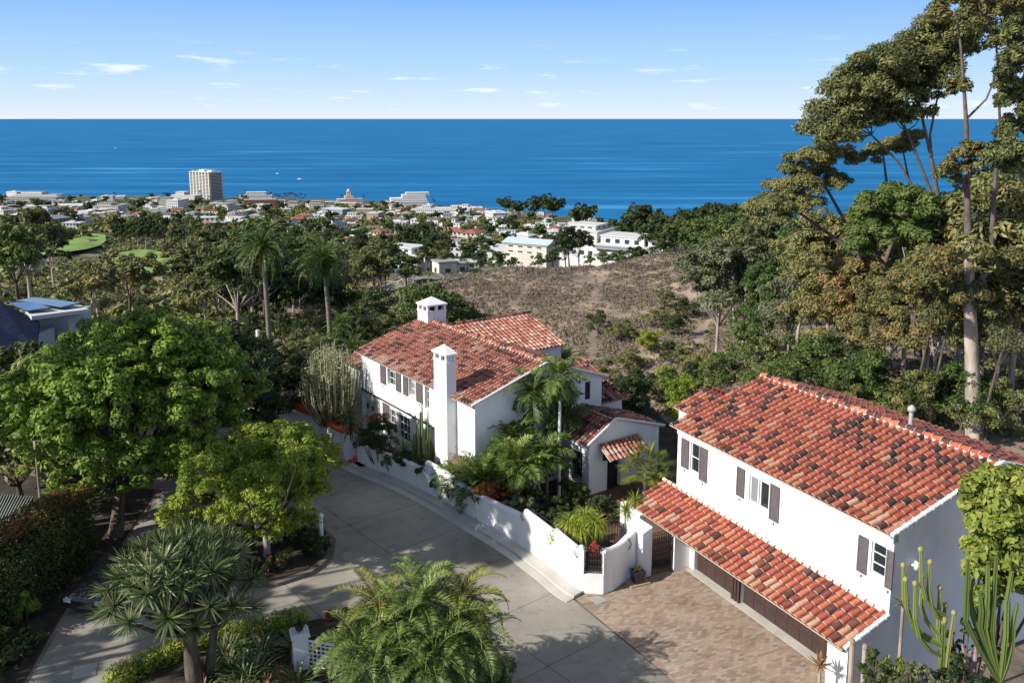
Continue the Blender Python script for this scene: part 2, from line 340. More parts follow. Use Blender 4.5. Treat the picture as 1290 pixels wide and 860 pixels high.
# ---------------------------------------------------------------- GROUND
GROUND = noisy('dry_ground', [(.25, (.12, .095, .075)), (.42, (.22, .17, .135)), (.5, (.28, .215, .16)), (.62, (.38, .285, .21)), (.75, (.25, .19, .15))], .12, .95, .6, detail=9, bscale=1.5, dist=.3)
ys = np.unique(np.concatenate([np.linspace(-60, 50, 12), np.linspace(52, 240, 120), np.geomspace(243, 2600, 120)]))
cs = np.linspace(-900, 2200, 210)
mb = MB(); gv = []
for y in ys:
    for c in cs:
        x = (c-CX)/F*max(y, 60.)
        gv.append((x, y, hz(x, y)))
nc = len(cs); mb.add(gv, [(i*nc+j, i*nc+j+1, (i+1)*nc+j+1, (i+1)*nc+j) for i in range(len(ys)-1) for j in range(nc-1)])
gm_ = [1 if yy > 235 else 0 for yy in ys[:-1] for _ in range(nc-1)]; mb.m = [np.array(gm_)]
TOWNG = noisy('town_ground', [(.3, (.035, .05, .022)), (.45, (.065, .08, .035)), (.55, (.11, .115, .06)), (.62, (.22, .20, .16)), (.75, (.08, .10, .045))], .03, .95, detail=8)
struct(mb.build('ground', [GROUND, TOWNG], None, True))
# sea
SEA = mat('sea_water', (.0, .06, .22), .55, .08); b = SEA.node_tree.nodes['Principled BSDF']
t = N(SEA, 'ShaderNodeTexCoord'); q = N(SEA, 'ShaderNodeMapping'); q.inputs['Scale'].default_value = (.0012, .0075, 1); L(SEA, t.outputs['Object'], q.inputs[0])
n1 = N(SEA, 'ShaderNodeTexNoise'); n1.inputs['Scale'].default_value = 1.; n1.inputs['Detail'].default_value = 9; n1.inputs['Roughness'].default_value = .62; L(SEA, q.outputs[0], n1.inputs['Vector'])
r1 = ramp(SEA, [(.30, (.0, .095, .25)), (.48, (.0, .125, .31)), (.58, (.006, .155, .36)), (.70, (.05, .27, .50))]); L(SEA, n1.outputs[0], r1.inputs[0]); L(SEA, r1.outputs[0], b.inputs['Base Color'])
q2 = N(SEA, 'ShaderNodeMapping'); q2.inputs['Scale'].default_value = (.03, .11, 1); L(SEA, t.outputs['Object'], q2.inputs[0])
n2 = N(SEA, 'ShaderNodeTexNoise'); n2.inputs['Detail'].default_value = 5; n2.inputs['Scale'].default_value = 1; L(SEA, q2.outputs[0], n2.inputs['Vector'])
bp = N(SEA, 'ShaderNodeBump'); bp.inputs['Strength'].default_value = .5; bp.inputs['Distance'].default_value = 2.; L(SEA, n2.outputs[0], bp.inputs['Height']); L(SEA, bp.outputs[0], b.inputs['Normal'])
mb = MB(); mb.poly([(-150000, 800, -160), (150000, 800, -160), (150000, 200000, -160), (-150000, 200000, -160)]); struct(mb.build('sea', SEA))
# street
ROAD = noisy('worn_concrete', [(.28, (.21, .19, .16)), (.42, (.29, .265, .23)), (.55, (.34, .315, .27)), (.72, (.41, .38, .33))], .22, .9, .2, bscale=12, dist=.01)
b = ROAD.node_tree.nodes['Principled BSDF']; lk = [l for l in ROAD.node_tree.links if l.to_socket == b.inputs['Base Color']][0].from_socket
t = N(ROAD, 'ShaderNodeTexCoord'); q = N(ROAD, 'ShaderNodeMapping'); q.inputs['Rotation'].default_value = (0, 0, R(51)); L(ROAD, t.outputs['Object'], q.inputs[0])
br = N(ROAD, 'ShaderNodeTexBrick'); br.offset = 0; br.inputs['Color1'].default_value = (1, 1, 1, 1); br.inputs['Color2'].default_value = (.9, .9, .89, 1); br.inputs['Mortar'].default_value = (.5, .48, .45, 1)
br.inputs['Scale'].default_value = .2; br.inputs['Mortar Size'].default_value = .0045; br.inputs['Brick Width'].default_value = .75; br.inputs['Row Height'].default_value = 1.; L(ROAD, q.outputs[0], br.inputs['Vector'])
mm = N(ROAD, 'ShaderNodeMixRGB'); mm.blend_type = 'MULTIPLY'; mm.inputs[0].default_value = 1; L(ROAD, lk, mm.inputs[1]); L(ROAD, br.outputs[0], mm.inputs[2])
ns = N(ROAD, 'ShaderNodeTexNoise'); ns.inputs['Scale'].default_value = 1.7; ns.inputs['Detail'].default_value = 10; ns.inputs['Roughness'].default_value = .7; L(ROAD, t.outputs['Object'], ns.inputs['Vector']); rs = ramp(ROAD, [(.30, (.62, .60, .57)), (.46, (.93, .92, .90)), (.7, (1, 1, 1))]); L(ROAD, ns.outputs[0], rs.inputs[0]); m3 = N(ROAD, 'ShaderNodeMixRGB'); m3.blend_type = 'MULTIPLY'; m3.inputs[0].default_value = 1; L(ROAD, mm.outputs[0], m3.inputs[1]); L(ROAD, rs.outputs[0], m3.inputs[2]); L(ROAD, m3.outputs[0], b.inputs['Base Color'])
KERB = noisy('pale_kerb_concrete', [(.3, (.40, .38, .34)), (.6, (.50, .475, .43)), (.8, (.46, .38, .28))], .8, .9, .2, bscale=15, dist=.01)
mb = MB()
road = [(-17.0, 26), (-17.5, 30), (-18.6, 36), (-18.4, 40), (-19, 46), (-19.5, 52), (-22, 60), (-20, 62), (-15.5, 59.5), (-12.2, 55.2), (-9.2, 50.6), (-8.3, 49), (-5.5, 46.5), (-3.6, 44.4), (-1.8, 42.2), (-.2, 40.2), (2, 37), (2.6, 34.8), (5.9, 29.1), (7.5, 25), (9, 20), (-10, 20)]
mb.poly([(x, y, 0.0) for x, y in road]); struct(mb.build('road', ROAD))
mb = MB(); mb.poly([(-24, 60, .0), (-40, 66, -.2), (-40, 76, -1.0), (-14, 76, -.8), (-14, 60.5, 0)]); struct(mb.build('far_road', noisy('grey_asphalt', [(.3, (.12, .12, .12)), (.7, (.17, .17, .17))], 1, .9)))
# street garden wall path (street face)
W = [(-9.0, 49.8), (-8.3, 49.0), (-7.0, 47.9), (-5.5, 46.5), (-4.6, 45.5), (-3.6, 44.4), (-2.7, 43.3), (-1.8, 42.2), (-1.0, 41.2), (-.2, 40.2), (.6, 39.1), (1.2, 38.2), (1.9, 37.1), (2.4, 36.2), (2.85, 35.45), (3.1, 35.2), (3.95, 35.1), (4.4, 35.4), (4.8, 35.9), (5.15, 36.35), (5.5, 36.6)]
def offs(path, d):
    out = []
    for i, p in enumerate(path):
        a = path[max(i-1, 0)]; b_ = path[min(i+1, len(path)-1)]; dx, dy = b_[0]-a[0], b_[1]-a[1]; l = math.hypot(dx, dy); out.append((p[0]+dy/l*d, p[1]-dx/l*d))
    return out
def strip(mb, A, B, z0, z1, m=0, t=.5):
    """closed solid band between two plan paths; z1 may vary per point"""
    n = len(A); z1 = np.broadcast_to(z1, n)
    v = [(p[0], p[1], z0) for p in A]+[(p[0], p[1], z0) for p in B]+[(p[0], p[1], z) for p, z in zip(A, z1)]+[(p[0], p[1], z) for p, z in zip(B, z1)]
    f = []
    for i in range(n-1): f += [(i, i+1, 2*n+i+1, 2*n+i), (n+i+1, n+i, 3*n+i, 3*n+i+1), (2*n+i, 2*n+i+1, 3*n+i+1, 3*n+i)]
    f += [(n, 0, 2*n, 3*n), (n-1, 2*n-1, 4*n-1, 3*n-1)]
    mb.add(v, f, m, t)
mb = MB(); A = W[:16]; strip(mb, offs(A, 1.05), offs(A, -.1), -.02, .035); strip(mb, offs(A, .6), offs(A, -.1), .0, .13); struct(mb.build('kerb', KERB))
# paved forecourt
PAV = mat('mixed_pavers', (.3, .2, .15), .9, .2); b = PAV.node_tree.nodes['Principled BSDF']
t = N(PAV, 'ShaderNodeTexCoord'); q = N(PAV, 'ShaderNodeMapping'); q.inputs['Rotation'].default_value = (0, 0, R(-26)); L(PAV, t.outputs['Object'], q.inputs[0])
br = N(PAV, 'ShaderNodeTexBrick'); br.inputs['Scale'].default_value = 1; br.inputs['Brick Width'].default_value = .24; br.inputs['Row Height'].default_value = .12; br.inputs['Mortar Size'].default_value = .006
br.inputs['Color1'].default_value = (.16, .16, .16, 1); br.inputs['Color2'].default_value = (.9, .9, .9, 1); br.inputs['Mortar'].default_value = (.1, .1, .1, 1); L(PAV, q.outputs[0], br.inputs['Vector'])
n1 = N(PAV, 'ShaderNodeTexNoise'); n1.inputs['Scale'].default_value = .8; n1.inputs['Detail'].default_value = 4; L(PAV, q.outputs[0], n1.inputs['Vector'])
ad = N(PAV, 'ShaderNodeMixRGB'); ad.inputs[0].default_value = .5; L(PAV, br.outputs[0], ad.inputs[1]); L(PAV, n1.outputs[0], ad.inputs[2])
r = ramp(PAV, [(.12, (.12, .095, .08)), (.3, (.22, .165, .13)), (.45, (.31, .22, .165)), (.6, (.35, .275, .21)), (.8, (.42, .34, .265))]); L(PAV, ad.outputs[0], r.inputs[0]); L(PAV, r.outputs[0], b.inputs['Base Color'])
GO = Vector((13.09, 28.35, 0)); GA = math.atan2(.897, -.443)
ga = Vector((math.cos(GA), math.sin(GA), 0)); go_ = Vector((-math.sin(GA), math.cos(GA), 0))   # along, outward
def G(s, o, z=0): return GO+ga*s+go_*o+Vector((0, 0, z))
mb = MB(); pv = [(2.75, 34.75), (3.2, 35.15), (3.95, 35.05), (4.45, 35.35), (4.85, 35.85), (5.6, 36.5)]+[tuple(G(s, o)[:2]) for s, o in [(10.4, 2.6), (10.4, .2), (-.2, .2), (-1.5, .5), (-8, .5), (-10, 8)]]+[(7.2, 26.3), (5.9, 29.1)]
mb.poly([(x, y, .012) for x, y in pv]); struct(mb.build('driveway', PAV))
mb = MB(); strip(mb, [tuple(G(s, .75)[:2]) for s in (0, 10.2)], [tuple(G(s, .3)[:2]) for s in (0, 10.2)], 0, .03); struct(mb.build('drive_threshold', KERB))
mb = MB(); p0 = Vector((2.9, 34.55, 0)); mb.prism([(3.25, 34.85), (3.6, 34.3), (4.1, 34.6), (3.75, 35.0)], .0, .022); tag(mb.build('utility_cover', mat('grey_cover', (.33, .31, .30), .8)), 'small grey square utility cover set in the pavers by the curved wall', 'utility cover')
# planting soil in villa court and other beds
SOIL = noisy('dark_soil', [(.3, (.03, .024, .018)), (.7, (.075, .06, .045))], 1.5, .95, .5, bscale=10)
mb = MB(); mb.poly([(p[0], p[1], .02) for p in [(-8.9, 50.2), (-8.0, 49.2), (-5.2, 46.7), (-3.3, 44.6), (0, 40.5), (2.3, 37.2), (3.4, 35.6), (4.2, 35.8), (5.4, 37.0), (8, 38), (12, 46), (10, 60), (-2, 60)]]); struct(mb.build('garden_bed', SOIL))
PATIO = noisy('terracotta_patio', [(.3, (.10, .06, .045)), (.7, (.18, .10, .07))], 2, .9)
mb = MB(); mb.poly([(p[0], p[1], .035) for p in [(4.2, 40.5), (6.3, 38.0), (8.2, 38.3), (7.6, 41), (12, 47), (10.5, 49.5), (4.0, 45)]]); struct(mb.build('patio', PATIO))
mb = MB(); isl = [(-8.35, 39.9), (-8.2, 38.3), (-8.9, 36.7), (-10.1, 35.8), (-11.8, 35.6), (-13.2, 36.6), (-13.8, 38.6), (-13, 40.6), (-10.8, 41.6), (-9.2, 41.2)]
mb.prism(isl, 0, .16); struct(mb.build('island_kerb', noisy('brown_kerb', [(.3, (.12, .10, .085)), (.7, (.2, .17, .145))], 2, .9)))
ci = np.mean(isl, 0); mb = MB(); mb.prism([(ci[0]+(p[0]-ci[0])*.88, ci[1]+(p[1]-ci[1])*.88) for p in isl], .1, .2); struct(mb.build('island_soil', SOIL))
mb = MB(); mb.prism([(-14.3, 28), (-13.6, 30), (-11.6, 31.6), (-9.2, 32.6), (-7.7, 33.2), (-6.3, 33.0), (-4.6, 31.5), (-2.4, 30.8), (-.9, 30.2), (-.6, 28), (-.8, 24), (-14, 24)], -.01, .06); struct(mb.build('foreground_bed', SOIL))
mb = MB(); mb.poly([(x, y, .01) for x, y in [(-17.2, 26), (-17.7, 30), (-18.8, 36), (-18.6, 40), (-19.4, 46), (-35, 50), (-50, 40), (-45, 22)]]); struct(mb.build('side_garden_soil', SOIL))
# ---------------------------------------------------------------- barrel tile roofs
def tiles(mb, O, U, V, Wd, Ln, sp=.335, tl=.41, rad=.125, rg=None, dark=.16, m=(0, 1, 2), warm=0., seg=6, clus=True):
    """barrel tiles on a plane: O eave corner, U along the eave, V up the slope. m: tile, channel, mortar slots"""
    rg = rg or np.random.default_rng(3)
    O, U, V = [np.array(q, float) for q in (O, U, V)]; U /= np.linalg.norm(U); V /= np.linalg.norm(V); Nn = np.cross(U, V); Nn *= np.sign(Nn[2])
    mb.add([O, O+U*Wd, O+U*Wd+V*Ln, O+V*Ln], [(0, 1, 2, 3)], m[1]); mb.add([O-Nn*.07, O+U*Wd-Nn*.07, O+U*Wd+V*Ln-Nn*.07, O+V*Ln-Nn*.07], [(3, 2, 1, 0)], m[2])
    mb.add([O, O+U*Wd, O+U*Wd-Nn*.07, O-Nn*.07], [(0, 3, 2, 1)], m[2])
    for s0 in (O, O+U*Wd): mb.add([s0, s0+V*Ln, s0+V*Ln-Nn*.07, s0-Nn*.07], [(0, 1, 2, 3)], m[2])
    nc_ = int(round(Wd/sp)); sp = Wd/nc_; nr = int(round(Ln/tl)); tl = Ln/nr
    ang = np.linspace(0, math.pi, seg+1); ca, sa = np.cos(ang), np.sin(ang)
    col = np.zeros((nc_, nr)); ph = rg.random(4)*6
    for i in range(nc_):
        for j in range(nr):
            c = .48+.17*rg.normal()
            cl = .5+.5*math.sin(i*.47+ph[0]+j*.31)*math.sin(j*.6+i*.13+ph[1]) if clus else .5
            if rg.random() < dark*(.3+1.6*cl): c = .03+.16*rg.random()
            elif j <= 1 and rg.random() < .5: c = .8+.2*rg.random()
            col[i, j] = min(max(c+warm, .0), 1)
    for i in range(nc_):
        off = U*(sp*(i+.5)); wob = rg.normal(size=nr+1)*.012
        for j in range(nr):
            jv = wob[j]; a = O+off+U*jv+V*(tl*j-.03+rg.normal()*.012)-Nn*.01; b2 = O+off+U*wob[j+1]+V*(tl*(j+1)+.02)-Nn*.01
            r0 = rad*(1.0+.05*rg.normal()*.5); r1 = rad*.84; lift = .035
            R0 = a+np.outer(ca*r0, U)+np.outer(sa*r0*.95+lift, Nn); R1 = b2+np.outer(ca*r1, U)+np.outer(sa*r1*.95, Nn)
            Rm = R0+V*.022
            v = np.concatenate([R0, Rm, R1]); k = seg+1
            mb.add(v, [(q, q+1, k+q+1, k+q) for q in range(seg)], m[2], .5)
            mb.add(v, [(k+q, k+q+1, 2*k+q+1, 2*k+q) for q in range(seg)], m[0], col[i, j])
            if j == 0:   # hollow tile end packed back
                mb.add(np.concatenate([R0+V*.05, [a+V*.05]]), [(q+1, q, k) for q in range(seg)], m[1])
        # pan course ends between caps
        mb.add([O+U*(sp*i+.02)-V*.02+Nn*.012, O+U*(sp*i+sp*.5-.04)-V*.02+Nn*.012, O+U*(sp*i+sp*.5-.04)+V*.1+Nn*.012, O+U*(sp*i+.02)+V*.1+Nn*.012], [(0, 1, 2, 3)], m[0], .6)
def ridge(mb, A, B, rad=.14, m=(0, 1, 2), rg=None, tl=.4, dark=.25):
    A, B = np.array(A, float), np.array(B, float); D = B-A; Ln = np.linalg.norm(D); D /= Ln; U = np.cross(D, [0, 0, 1.]); U /= np.linalg.norm(U); Z = np.cross(U, D); n = max(1, int(round(Ln/tl))); tl = Ln/n
    rg = rg or np.random.default_rng(5); ang = np.linspace(-.25, math.pi+.25, 8); ca, sa = np.cos(ang), np.sin(ang)
    mb.add(np.concatenate([A+np.outer(ca*rad*1.25, U)+np.outer(sa*rad*.8-.05, Z), B+np.outer(ca*rad*1.25, U)+np.outer(sa*rad*.8-.05, Z)]), [(q, q+1, 9+q, 8+q) for q in range(7)], m[2])
    for i in range(n):
        a = A+D*(tl*i); b2 = A+D*(tl*(i+1)+.03); c = .45+.25*rg.normal() if rg.random() > dark else .1
        R0 = a+np.outer(ca*rad*1.1, U)+np.outer(sa*rad*1.1+.02, Z); R1 = b2+np.outer(ca*rad*.9, U)+np.outer(sa*rad*.9, Z)
        mb.add(np.concatenate([R0, R0+D*.02, R1]), [(q, q+1, 9+q, 8+q) for q in range(7)], m[2]); mb.add(np.concatenate([R0+D*.02, R1]), [(q, q+1, 9+q, 8+q) for q in range(7)], m[0], min(max(c, 0), 1))
RM = [TILE, TRAY, MORTAR]
def wallp(mb, O, U, Nrm, Ln, H0, holes=(), depth=.16, z0=0., m=0):
    """wall face on the plane through O along U (normal Nrm), with openings (u0,u1,z0,z1) and their reveals"""
    O, U, Nrm = [np.array(q, float) for q in (O, U, Nrm)]
    us = sorted({0., Ln}|{x for h in holes for x in h[:2]}); zs = sorted({z0, H0}|{x for h in holes for x in h[2:4]})
    P = lambda u, z, d=0: O+U*u+np.array([0, 0, z])-Nrm*d
    for i in range(len(us)-1):
        for j in range(len(zs)-1):
            uc, zc = (us[i]+us[i+1])/2, (zs[j]+zs[j+1])/2
            if any(h[0] < uc < h[1] and h[2] < zc < h[3] for h in holes): continue
            mb.add([P(us[i], zs[j]), P(us[i+1], zs[j]), P(us[i+1], zs[j+1]), P(us[i], zs[j+1])], [(0, 1, 2, 3)], m)
    for a, b2, c, d in [h[:4] for h in holes]:
        for q in ([P(a, c), P(b2, c), P(b2, c, depth), P(a, c, depth)], [P(a, d), P(b2, d), P(b2, d, depth), P(a, d, depth)], [P(a, c), P(a, d), P(a, d, depth), P(a, c, depth)], [P(b2, c), P(b2, d), P(b2, d, depth), P(b2, c, depth)]): mb.add(q, [(0, 1, 2, 3)], m)
def window(parent, O, U, Nrm, a, b, c, d, depth=.13, gm=GLASS, nx=1, nz=2, fm=TRIM, name='window'):
    """frame with muntins (a part) and its pane (a sub-part), set into an opening"""
    O, U, Nrm = [np.array(q, float) for q in (O, U, Nrm)]; Z = np.array([0, 0, 1.])
    def xf(v): return O+np.outer(v[:, 0], U)+np.outer(v[:, 1], Nrm)+np.outer(v[:, 2], Z)
    mb = MB(); t = .045; y0, y1 = -depth, -depth+.05
    mb.box((a, y0, c), (a+t, y1, d), xf=xf); mb.box((b-t, y0, c), (b, y1, d), xf=xf); mb.box((a+t, y0, c), (b-t, y1, c+t), xf=xf); mb.box((a+t, y0, d-t), (b-t, y1, d), xf=xf)
    for i in range(1, nx): x = a+(b-a)*i/nx; mb.box((x-.015, y0+.003, c+t), (x+.015, y1-.005, d-t), xf=xf)
    for i in range(1, nz): z = c+(d-c)*i/nz; mb.box((a+t, y0+.004, z-.015), (b-t, y1-.007, z+.015), xf=xf)
    f = mb.build(name, fm, parent); mb = MB(); mb.box((a+.01, -depth-.02, c+.01), (b-.01, -depth+.012, d-.01), xf=xf); mb.build('pane', gm, f); return f
def shutter(parent, O, U, Nrm, a, b, c, d, m=SHUT):
    O, U, Nrm = [np.array(q, float) for q in (O, U, Nrm)]; Z = np.array([0, 0, 1.])
    def xf(v): return O+np.outer(v[:, 0], U)+np.outer(v[:, 1], Nrm)+np.outer(v[:, 2], Z)
    mb = MB(); mb.box((a, .01, c), (b, .035, d), xf=xf); t = .07
    for q in [((a, .03, c), (a+t, .055, d)), ((b-t, .03, c), (b, .055, d)), ((a+t, .03, c), (b-t, .052, c+t)), ((a+t, .03, d-t), (b-t, .052, d)), ((a+t, .03, (c+d)/2+.15), (b-t, .052, (c+d)/2+.22))]: mb.box(*q, xf=xf)
    n = int((d-c-.2)/.07)
    for i in range(n): z = c+t+.03+i*.07; mb.box((a+t, .033, z), (b-t, .045, z+.035), xf=xf)
    o = mb.build('shutter', m, parent)
    mb = MB(); mb.box(((a+b)/2-.02, .0, c-.16), ((a+b)/2+.02, .05, c-.08), xf=xf); mb.build('shutter_hook', IRON, o); return o
def up(a, b): a, b = np.array(a, float), np.array(b, float); d = b-a; return d, np.linalg.norm(d)
# ================= garage house
gh = thing('garage_house', 'white two-storey house with red barrel tile roof above two brown garage doors', 'house', GO, GA)
LN, HW, RZ, RO = 12.1, 6.2, 7.75, -5.06
wins = [(10.55, 11.17, 4.25, 5.62), (6.72, 7.24, 4.35, 5.5), (6.08, 6.66, 4.35, 5.5), (.30, .92, 4.25, 5.42)]
mb = MB(); X, Y_, Z_ = (1, 0, 0), (0, 1, 0), (0, 0, 1)
wallp(mb, (0, 0, 0), X, Y_, LN, HW, wins, z0=2.9)
BO = -10.12
for s, fl in ((0, 1), (LN, -1)):
    mb.poly([(s, 0, 0), (s, BO, 0), (s, BO, HW), (s, RO, RZ-.02), (s, 0, HW)][::fl])
mb.poly([(0, BO, 0), (LN, BO, 0), (LN, BO, HW), (0, BO, HW)])
mb.box((.0, .0-.2, 5.72), (LN, .06, 6.12))       # plaster cove under eave
# lower storey front with door openings
doors = [(1.75, 6.95, 0, 2.18), (7.45, 10.05, 0, 2.18)]
wallp(mb, (.9, .45, 0), X, Y_, 9.5, 2.75, [(a-.9, b-.9, c, d) for a, b, c, d in doors], depth=.22)
mb.box((.0, .0, 0), (.9, 1.85, 2.42)); mb.box((10.4, .0, 0), (10.62, 1.3, 2.6)); mb.poly([(10.4, 0, 0), (10.4, .45, 0), (10.4, .45, 2.75), (10.4, 0, 2.75)])
mb.prism([(0, 0), (.16, 0), (.16, 1.85), (0, 1.85)], 2.40, [3.0, 3.0, 2.43, 2.43])
mb.build('wall', STUCCO, gh)
for a, b, c, d in doors:
    mb = MB(); mb.box((a, .2, c), (b, .26, d)); nP = int((b-a)/.65)
    for r_ in range(4):
        for i in range(nP):
            w_ = (b-a)/nP; mb.box((a+w_*i+.05, .255, .06+r_*.53), (a+w_*(i+1)-.05, .275, .06+r_*.53+.45))
    mb.build('garage_door', BROWN, gh)
mb = MB(); 
for x in (7.0, 7.2, 7.38): mb.box((x-.06, .45, 0), (x+.06, .55, 2.3))
mb.build('door_post', BROWN, gh)
rg = np.random.default_rng(11); sl = math.hypot(5.41, HW-RZ)
mb = MB(); e0 = np.array((-.12, .38, HW-.06)); V = np.array((0, RO-.38, RZ-HW+.06)); tiles(mb, e0, X, V, LN+.3, np.linalg.norm(V), rg=rg, dark=.17)
e1 = np.array((-.12, BO-.3, HW-.15)); V = np.array((0, RO-BO+.3, RZ-HW+.15)); tiles(mb, e1, X, V, LN+.3, np.linalg.norm(V), rg=rg, dark=.2, warm=-.1)
ridge(mb, (-.15, RO, RZ+.03), (LN+.2, RO, RZ+.03), rg=rg)
roofp = mb.build('roof', RM, gh)
mb = MB(); mb.tube([(-.17, .36, HW-.02), (-.17, RO, RZ+.06)], .085, 10); mb.tube([(-.17, BO-.3, HW-.08), (-.17, RO, RZ+.06)], .085, 10)
for i in range(13):
    f = (i+.5)/13; p = np.array((-.17, .36, HW-.02))*(1-f)+np.array((-.17, RO, RZ+.06))*f; q = np.array((-.17, .36, HW-.02))*(1-f-.012)+np.array((-.17, RO, RZ+.06))*(f+.012)
    mb.tube([tuple(p), tuple(q)], .10, 10)
mb.build('rake_trim', TRIM, gh, True)
mb = MB(); V = np.array((0, -2.1, .72)); tiles(mb, (.02, 2.12, 2.36), X, V, 13.0, np.linalg.norm(V), rg=rg, dark=.17, warm=.04); mb.build('canopy_roof', RM, gh)
mb = MB(); mb.tube([(-.03, 2.05, 2.42), (-.03, .05, 3.12)], .085, 10); 
for i in range(5):
    f = (i+.5)/5; p = np.array((-.03, 2.05, 2.42))*(1-f)+np.array((-.03, .05, 3.12))*f; mb.tube([tuple(p), tuple(p+np.array((0, -.06, .021)))], .1, 10)
mb.build('rake_trim', TRIM, gh, True)
mb = MB()
for i in range(34):   # mortar packing where canopy meets wall
    mb.tube([(.2+i*.38, .06, 3.13), (.5+i*.38, .05, 3.15)], .09, 6)
mb.build('flashing', MORTAR, gh)
mb = MB(); mb.box((.1, 1.9, 2.18), (12.9, 2.0, 2.34)); mb.build('canopy_beam', BROWN, gh)
O0 = (0, 0, 0)
window(gh, O0, X, Y_, *wins[0], gm=GLASS, nz=2); window(gh, O0, X, Y_, *wins[1], gm=GLASS_L, nz=1); window(gh, O0, X, Y_, *wins[2], nz=1); window(gh, O0, X, Y_, *wins[3], nz=3)
for a, b, c, d in [(11.24, 11.78, 4.25, 5.62), (9.93, 10.47, 4.1, 5.65), (7.5, 7.98, 4.35, 5.62), (5.45, 5.98, 4.12, 5.62), (1.04, 1.48, 4.05, 5.42), (-.06, .24, 4.02, 5.42)]: shutter(gh, O0, X, Y_, a, b, c, d)
mb = MB(); vz = RZ-.306*1.1; mb.tube([(4.6, -6.1, vz-.1), (4.6, -6.1, vz+.75)], .09, 10); mb.lathe([(.02, .98), (.16, .86), (.17, .72), (.08, .7)], 12, c=(4.6, -6.1, vz)); mb.build('vent_pipe', mat('galvanised', (.42, .40, .38), .5), gh, True)
mb = MB(); mb.tube([(-.02, -.9, 4.75), (-.18, -.9, 4.8)], .05, 8); mb.lathe([(.02, .14), (.09, .05), (.08, -.12), (.02, -.15)], 10, c=(-.24, -.9, 4.8)); mb.tube([(-.02, -1.1, 4.8), (-.24, -1.15, 4.7)], [.07, .09], 8); mb.build('flood_light', TRIM, gh, True)
# small rear roof piece
mb = MB(); mb.box((12.15, -6.5, 0), (15.5, -2.6, 5.6)); rgx = np.random.default_rng(31); mb2 = MB(); tiles(mb2, (12.1, -2.4, 5.55), X, (0, -2.1, .7), 3.6, 2.2, rg=rgx); tiles(mb2, (12.1, -6.7, 5.55), X, (0, 2.1, .7), 3.6, 2.2, rg=rgx)
mb.build('rear_wall', STUCCO, gh); mb2.build('rear_roof', RM, gh)
# gate pillar wall
gp = thing('gate_pillar', 'rounded white stucco pillar under the far end of the tiled canopy, beside the iron side gate', 'pillar', GO, GA)
mb = MB(); mb.prism([(10.5, 2.45), (11.75, 2.5), (11.75, 2.95), (11.6, 3.05), (10.65, 3.05), (10.5, 2.95)], 0, [2.32, 2.34, 2.1, 2.05, 2.05, 2.1]); mb.box((11.7, 2.0, 0), (13.3, 2.3, 2.33)); mb.build('pillar_body', STUCCO, gp)
def ironpanel(mb, xf, x0, x1, z0, z1, sp=.11, r=.012, scroll=True):
    def T(p): return tuple(xf(np.array([p], float))[0])
    for z in (z0, z1, z0+.12, z1-.12): mb.tube([T((x0, 0, z)), T((x1, 0, z))], r*1.3, 5)
    n = max(2, int((x1-x0)/sp))
    for i in range(n+1):
        x = x0+(x1-x0)*i/n; mb.tube([T((x, 0, z0)), T((x, 0, z1))], r if 0 < i < n else r*1.6, 5)
    if scroll:
        for i in range(n):
            xc = x0+(x1-x0)*(i+.5)/n
            for zc in np.arange(z0+.25, z1-.2, .28):
                mb.tube([T((xc+.04*math.cos(a), 0, zc+.07*math.sin(a))) for a in np.linspace(0, 2*math.pi, 8)], r*.7, 4, cap=False)
gt = thing('iron_gate', 'tall black wrought-iron side gate in the opening next to the garage', 'gate', GO, GA)
mb = MB(); ironpanel(mb, lambda v: np.stack([np.full(len(v), 10.5), v[:, 0], v[:, 2]], 1), 1.32, 2.42, .1, 2.0); mb.build('gate_bars', IRON, gt)
mb = MB(); mb.box((10.46, 1.34, .98), (10.54, 1.46, 1.12)); mb.build('latch', IRON, gt)
# ================= villa
VO = Vector((-1.85, 44.3, 0)); VA = math.atan2(.815, -.579)
va = Vector((math.cos(VA), math.sin(VA), 0)); vo = Vector((-math.sin(VA), math.cos(VA), 0))
def VW(s, o, z=0): return VO+va*s+vo*o+Vector((0, 0, z))
vl = thing('villa', 'long white two-storey villa with weathered red barrel tile roof and two white chimneys', 'house', VO, VA)
VH, VR, VRO, VB = 5.5, 6.95, -4.6, -8.7
uw = [(8.70, 9.70, 4.1, 5.35), (6.25, 7.05, 4.1, 5.3), (4.7, 5.2, 3.8, 5.3)]
lw = [(9.3, 10.0, 1.1, 2.45), (7.5, 8.9, .9, 2.45)]
mb = MB(); wallp(mb, (0, 0, 0), X, Y_, 13.3, VH, uw, z0=2.95, depth=.25); wallp(mb, (0, -.0, 0), X, Y_, 1.9, 2.95)
wallp(mb, (1.9, -.28, 0), X, Y_, 11.4, 2.95, [(a-1.9, b-1.9, c, d) for a, b, c, d in lw]); mb.poly([(1.9, 0, 2.95), (13.3, 0, 2.95), (13.3, -.3, 2.95), (1.9, -.3, 2.95)]); mb.poly([(1.9, 0, 0), (1.9, 0, 2.95), (1.9, -.28, 2.95), (1.9, -.28, 0)])
# near gable, with openings
gwin = [(3.1, 4.0, 2.6, 4.5), (7.45, 7.85, 4.25, 5.3), (4.3, 5.3, .2, 2.3)]
wallp(mb, (0, 0, 0), (0, -1, 0), (-1, 0, 0), 8.7, VH, gwin); mb.poly([(0, 0, VH), (0, VB, VH), (0, VRO, VR-.03)])
mb.poly([(13.3, 0, 0), (13.3, VB, 0), (13.3, VB, VH), (13.3, VRO, VR-.03), (13.3, 0, VH)]); mb.poly([(0, VB, 0), (13.3, VB, 0), (13.3, VB, VH), (0, VB, VH)])
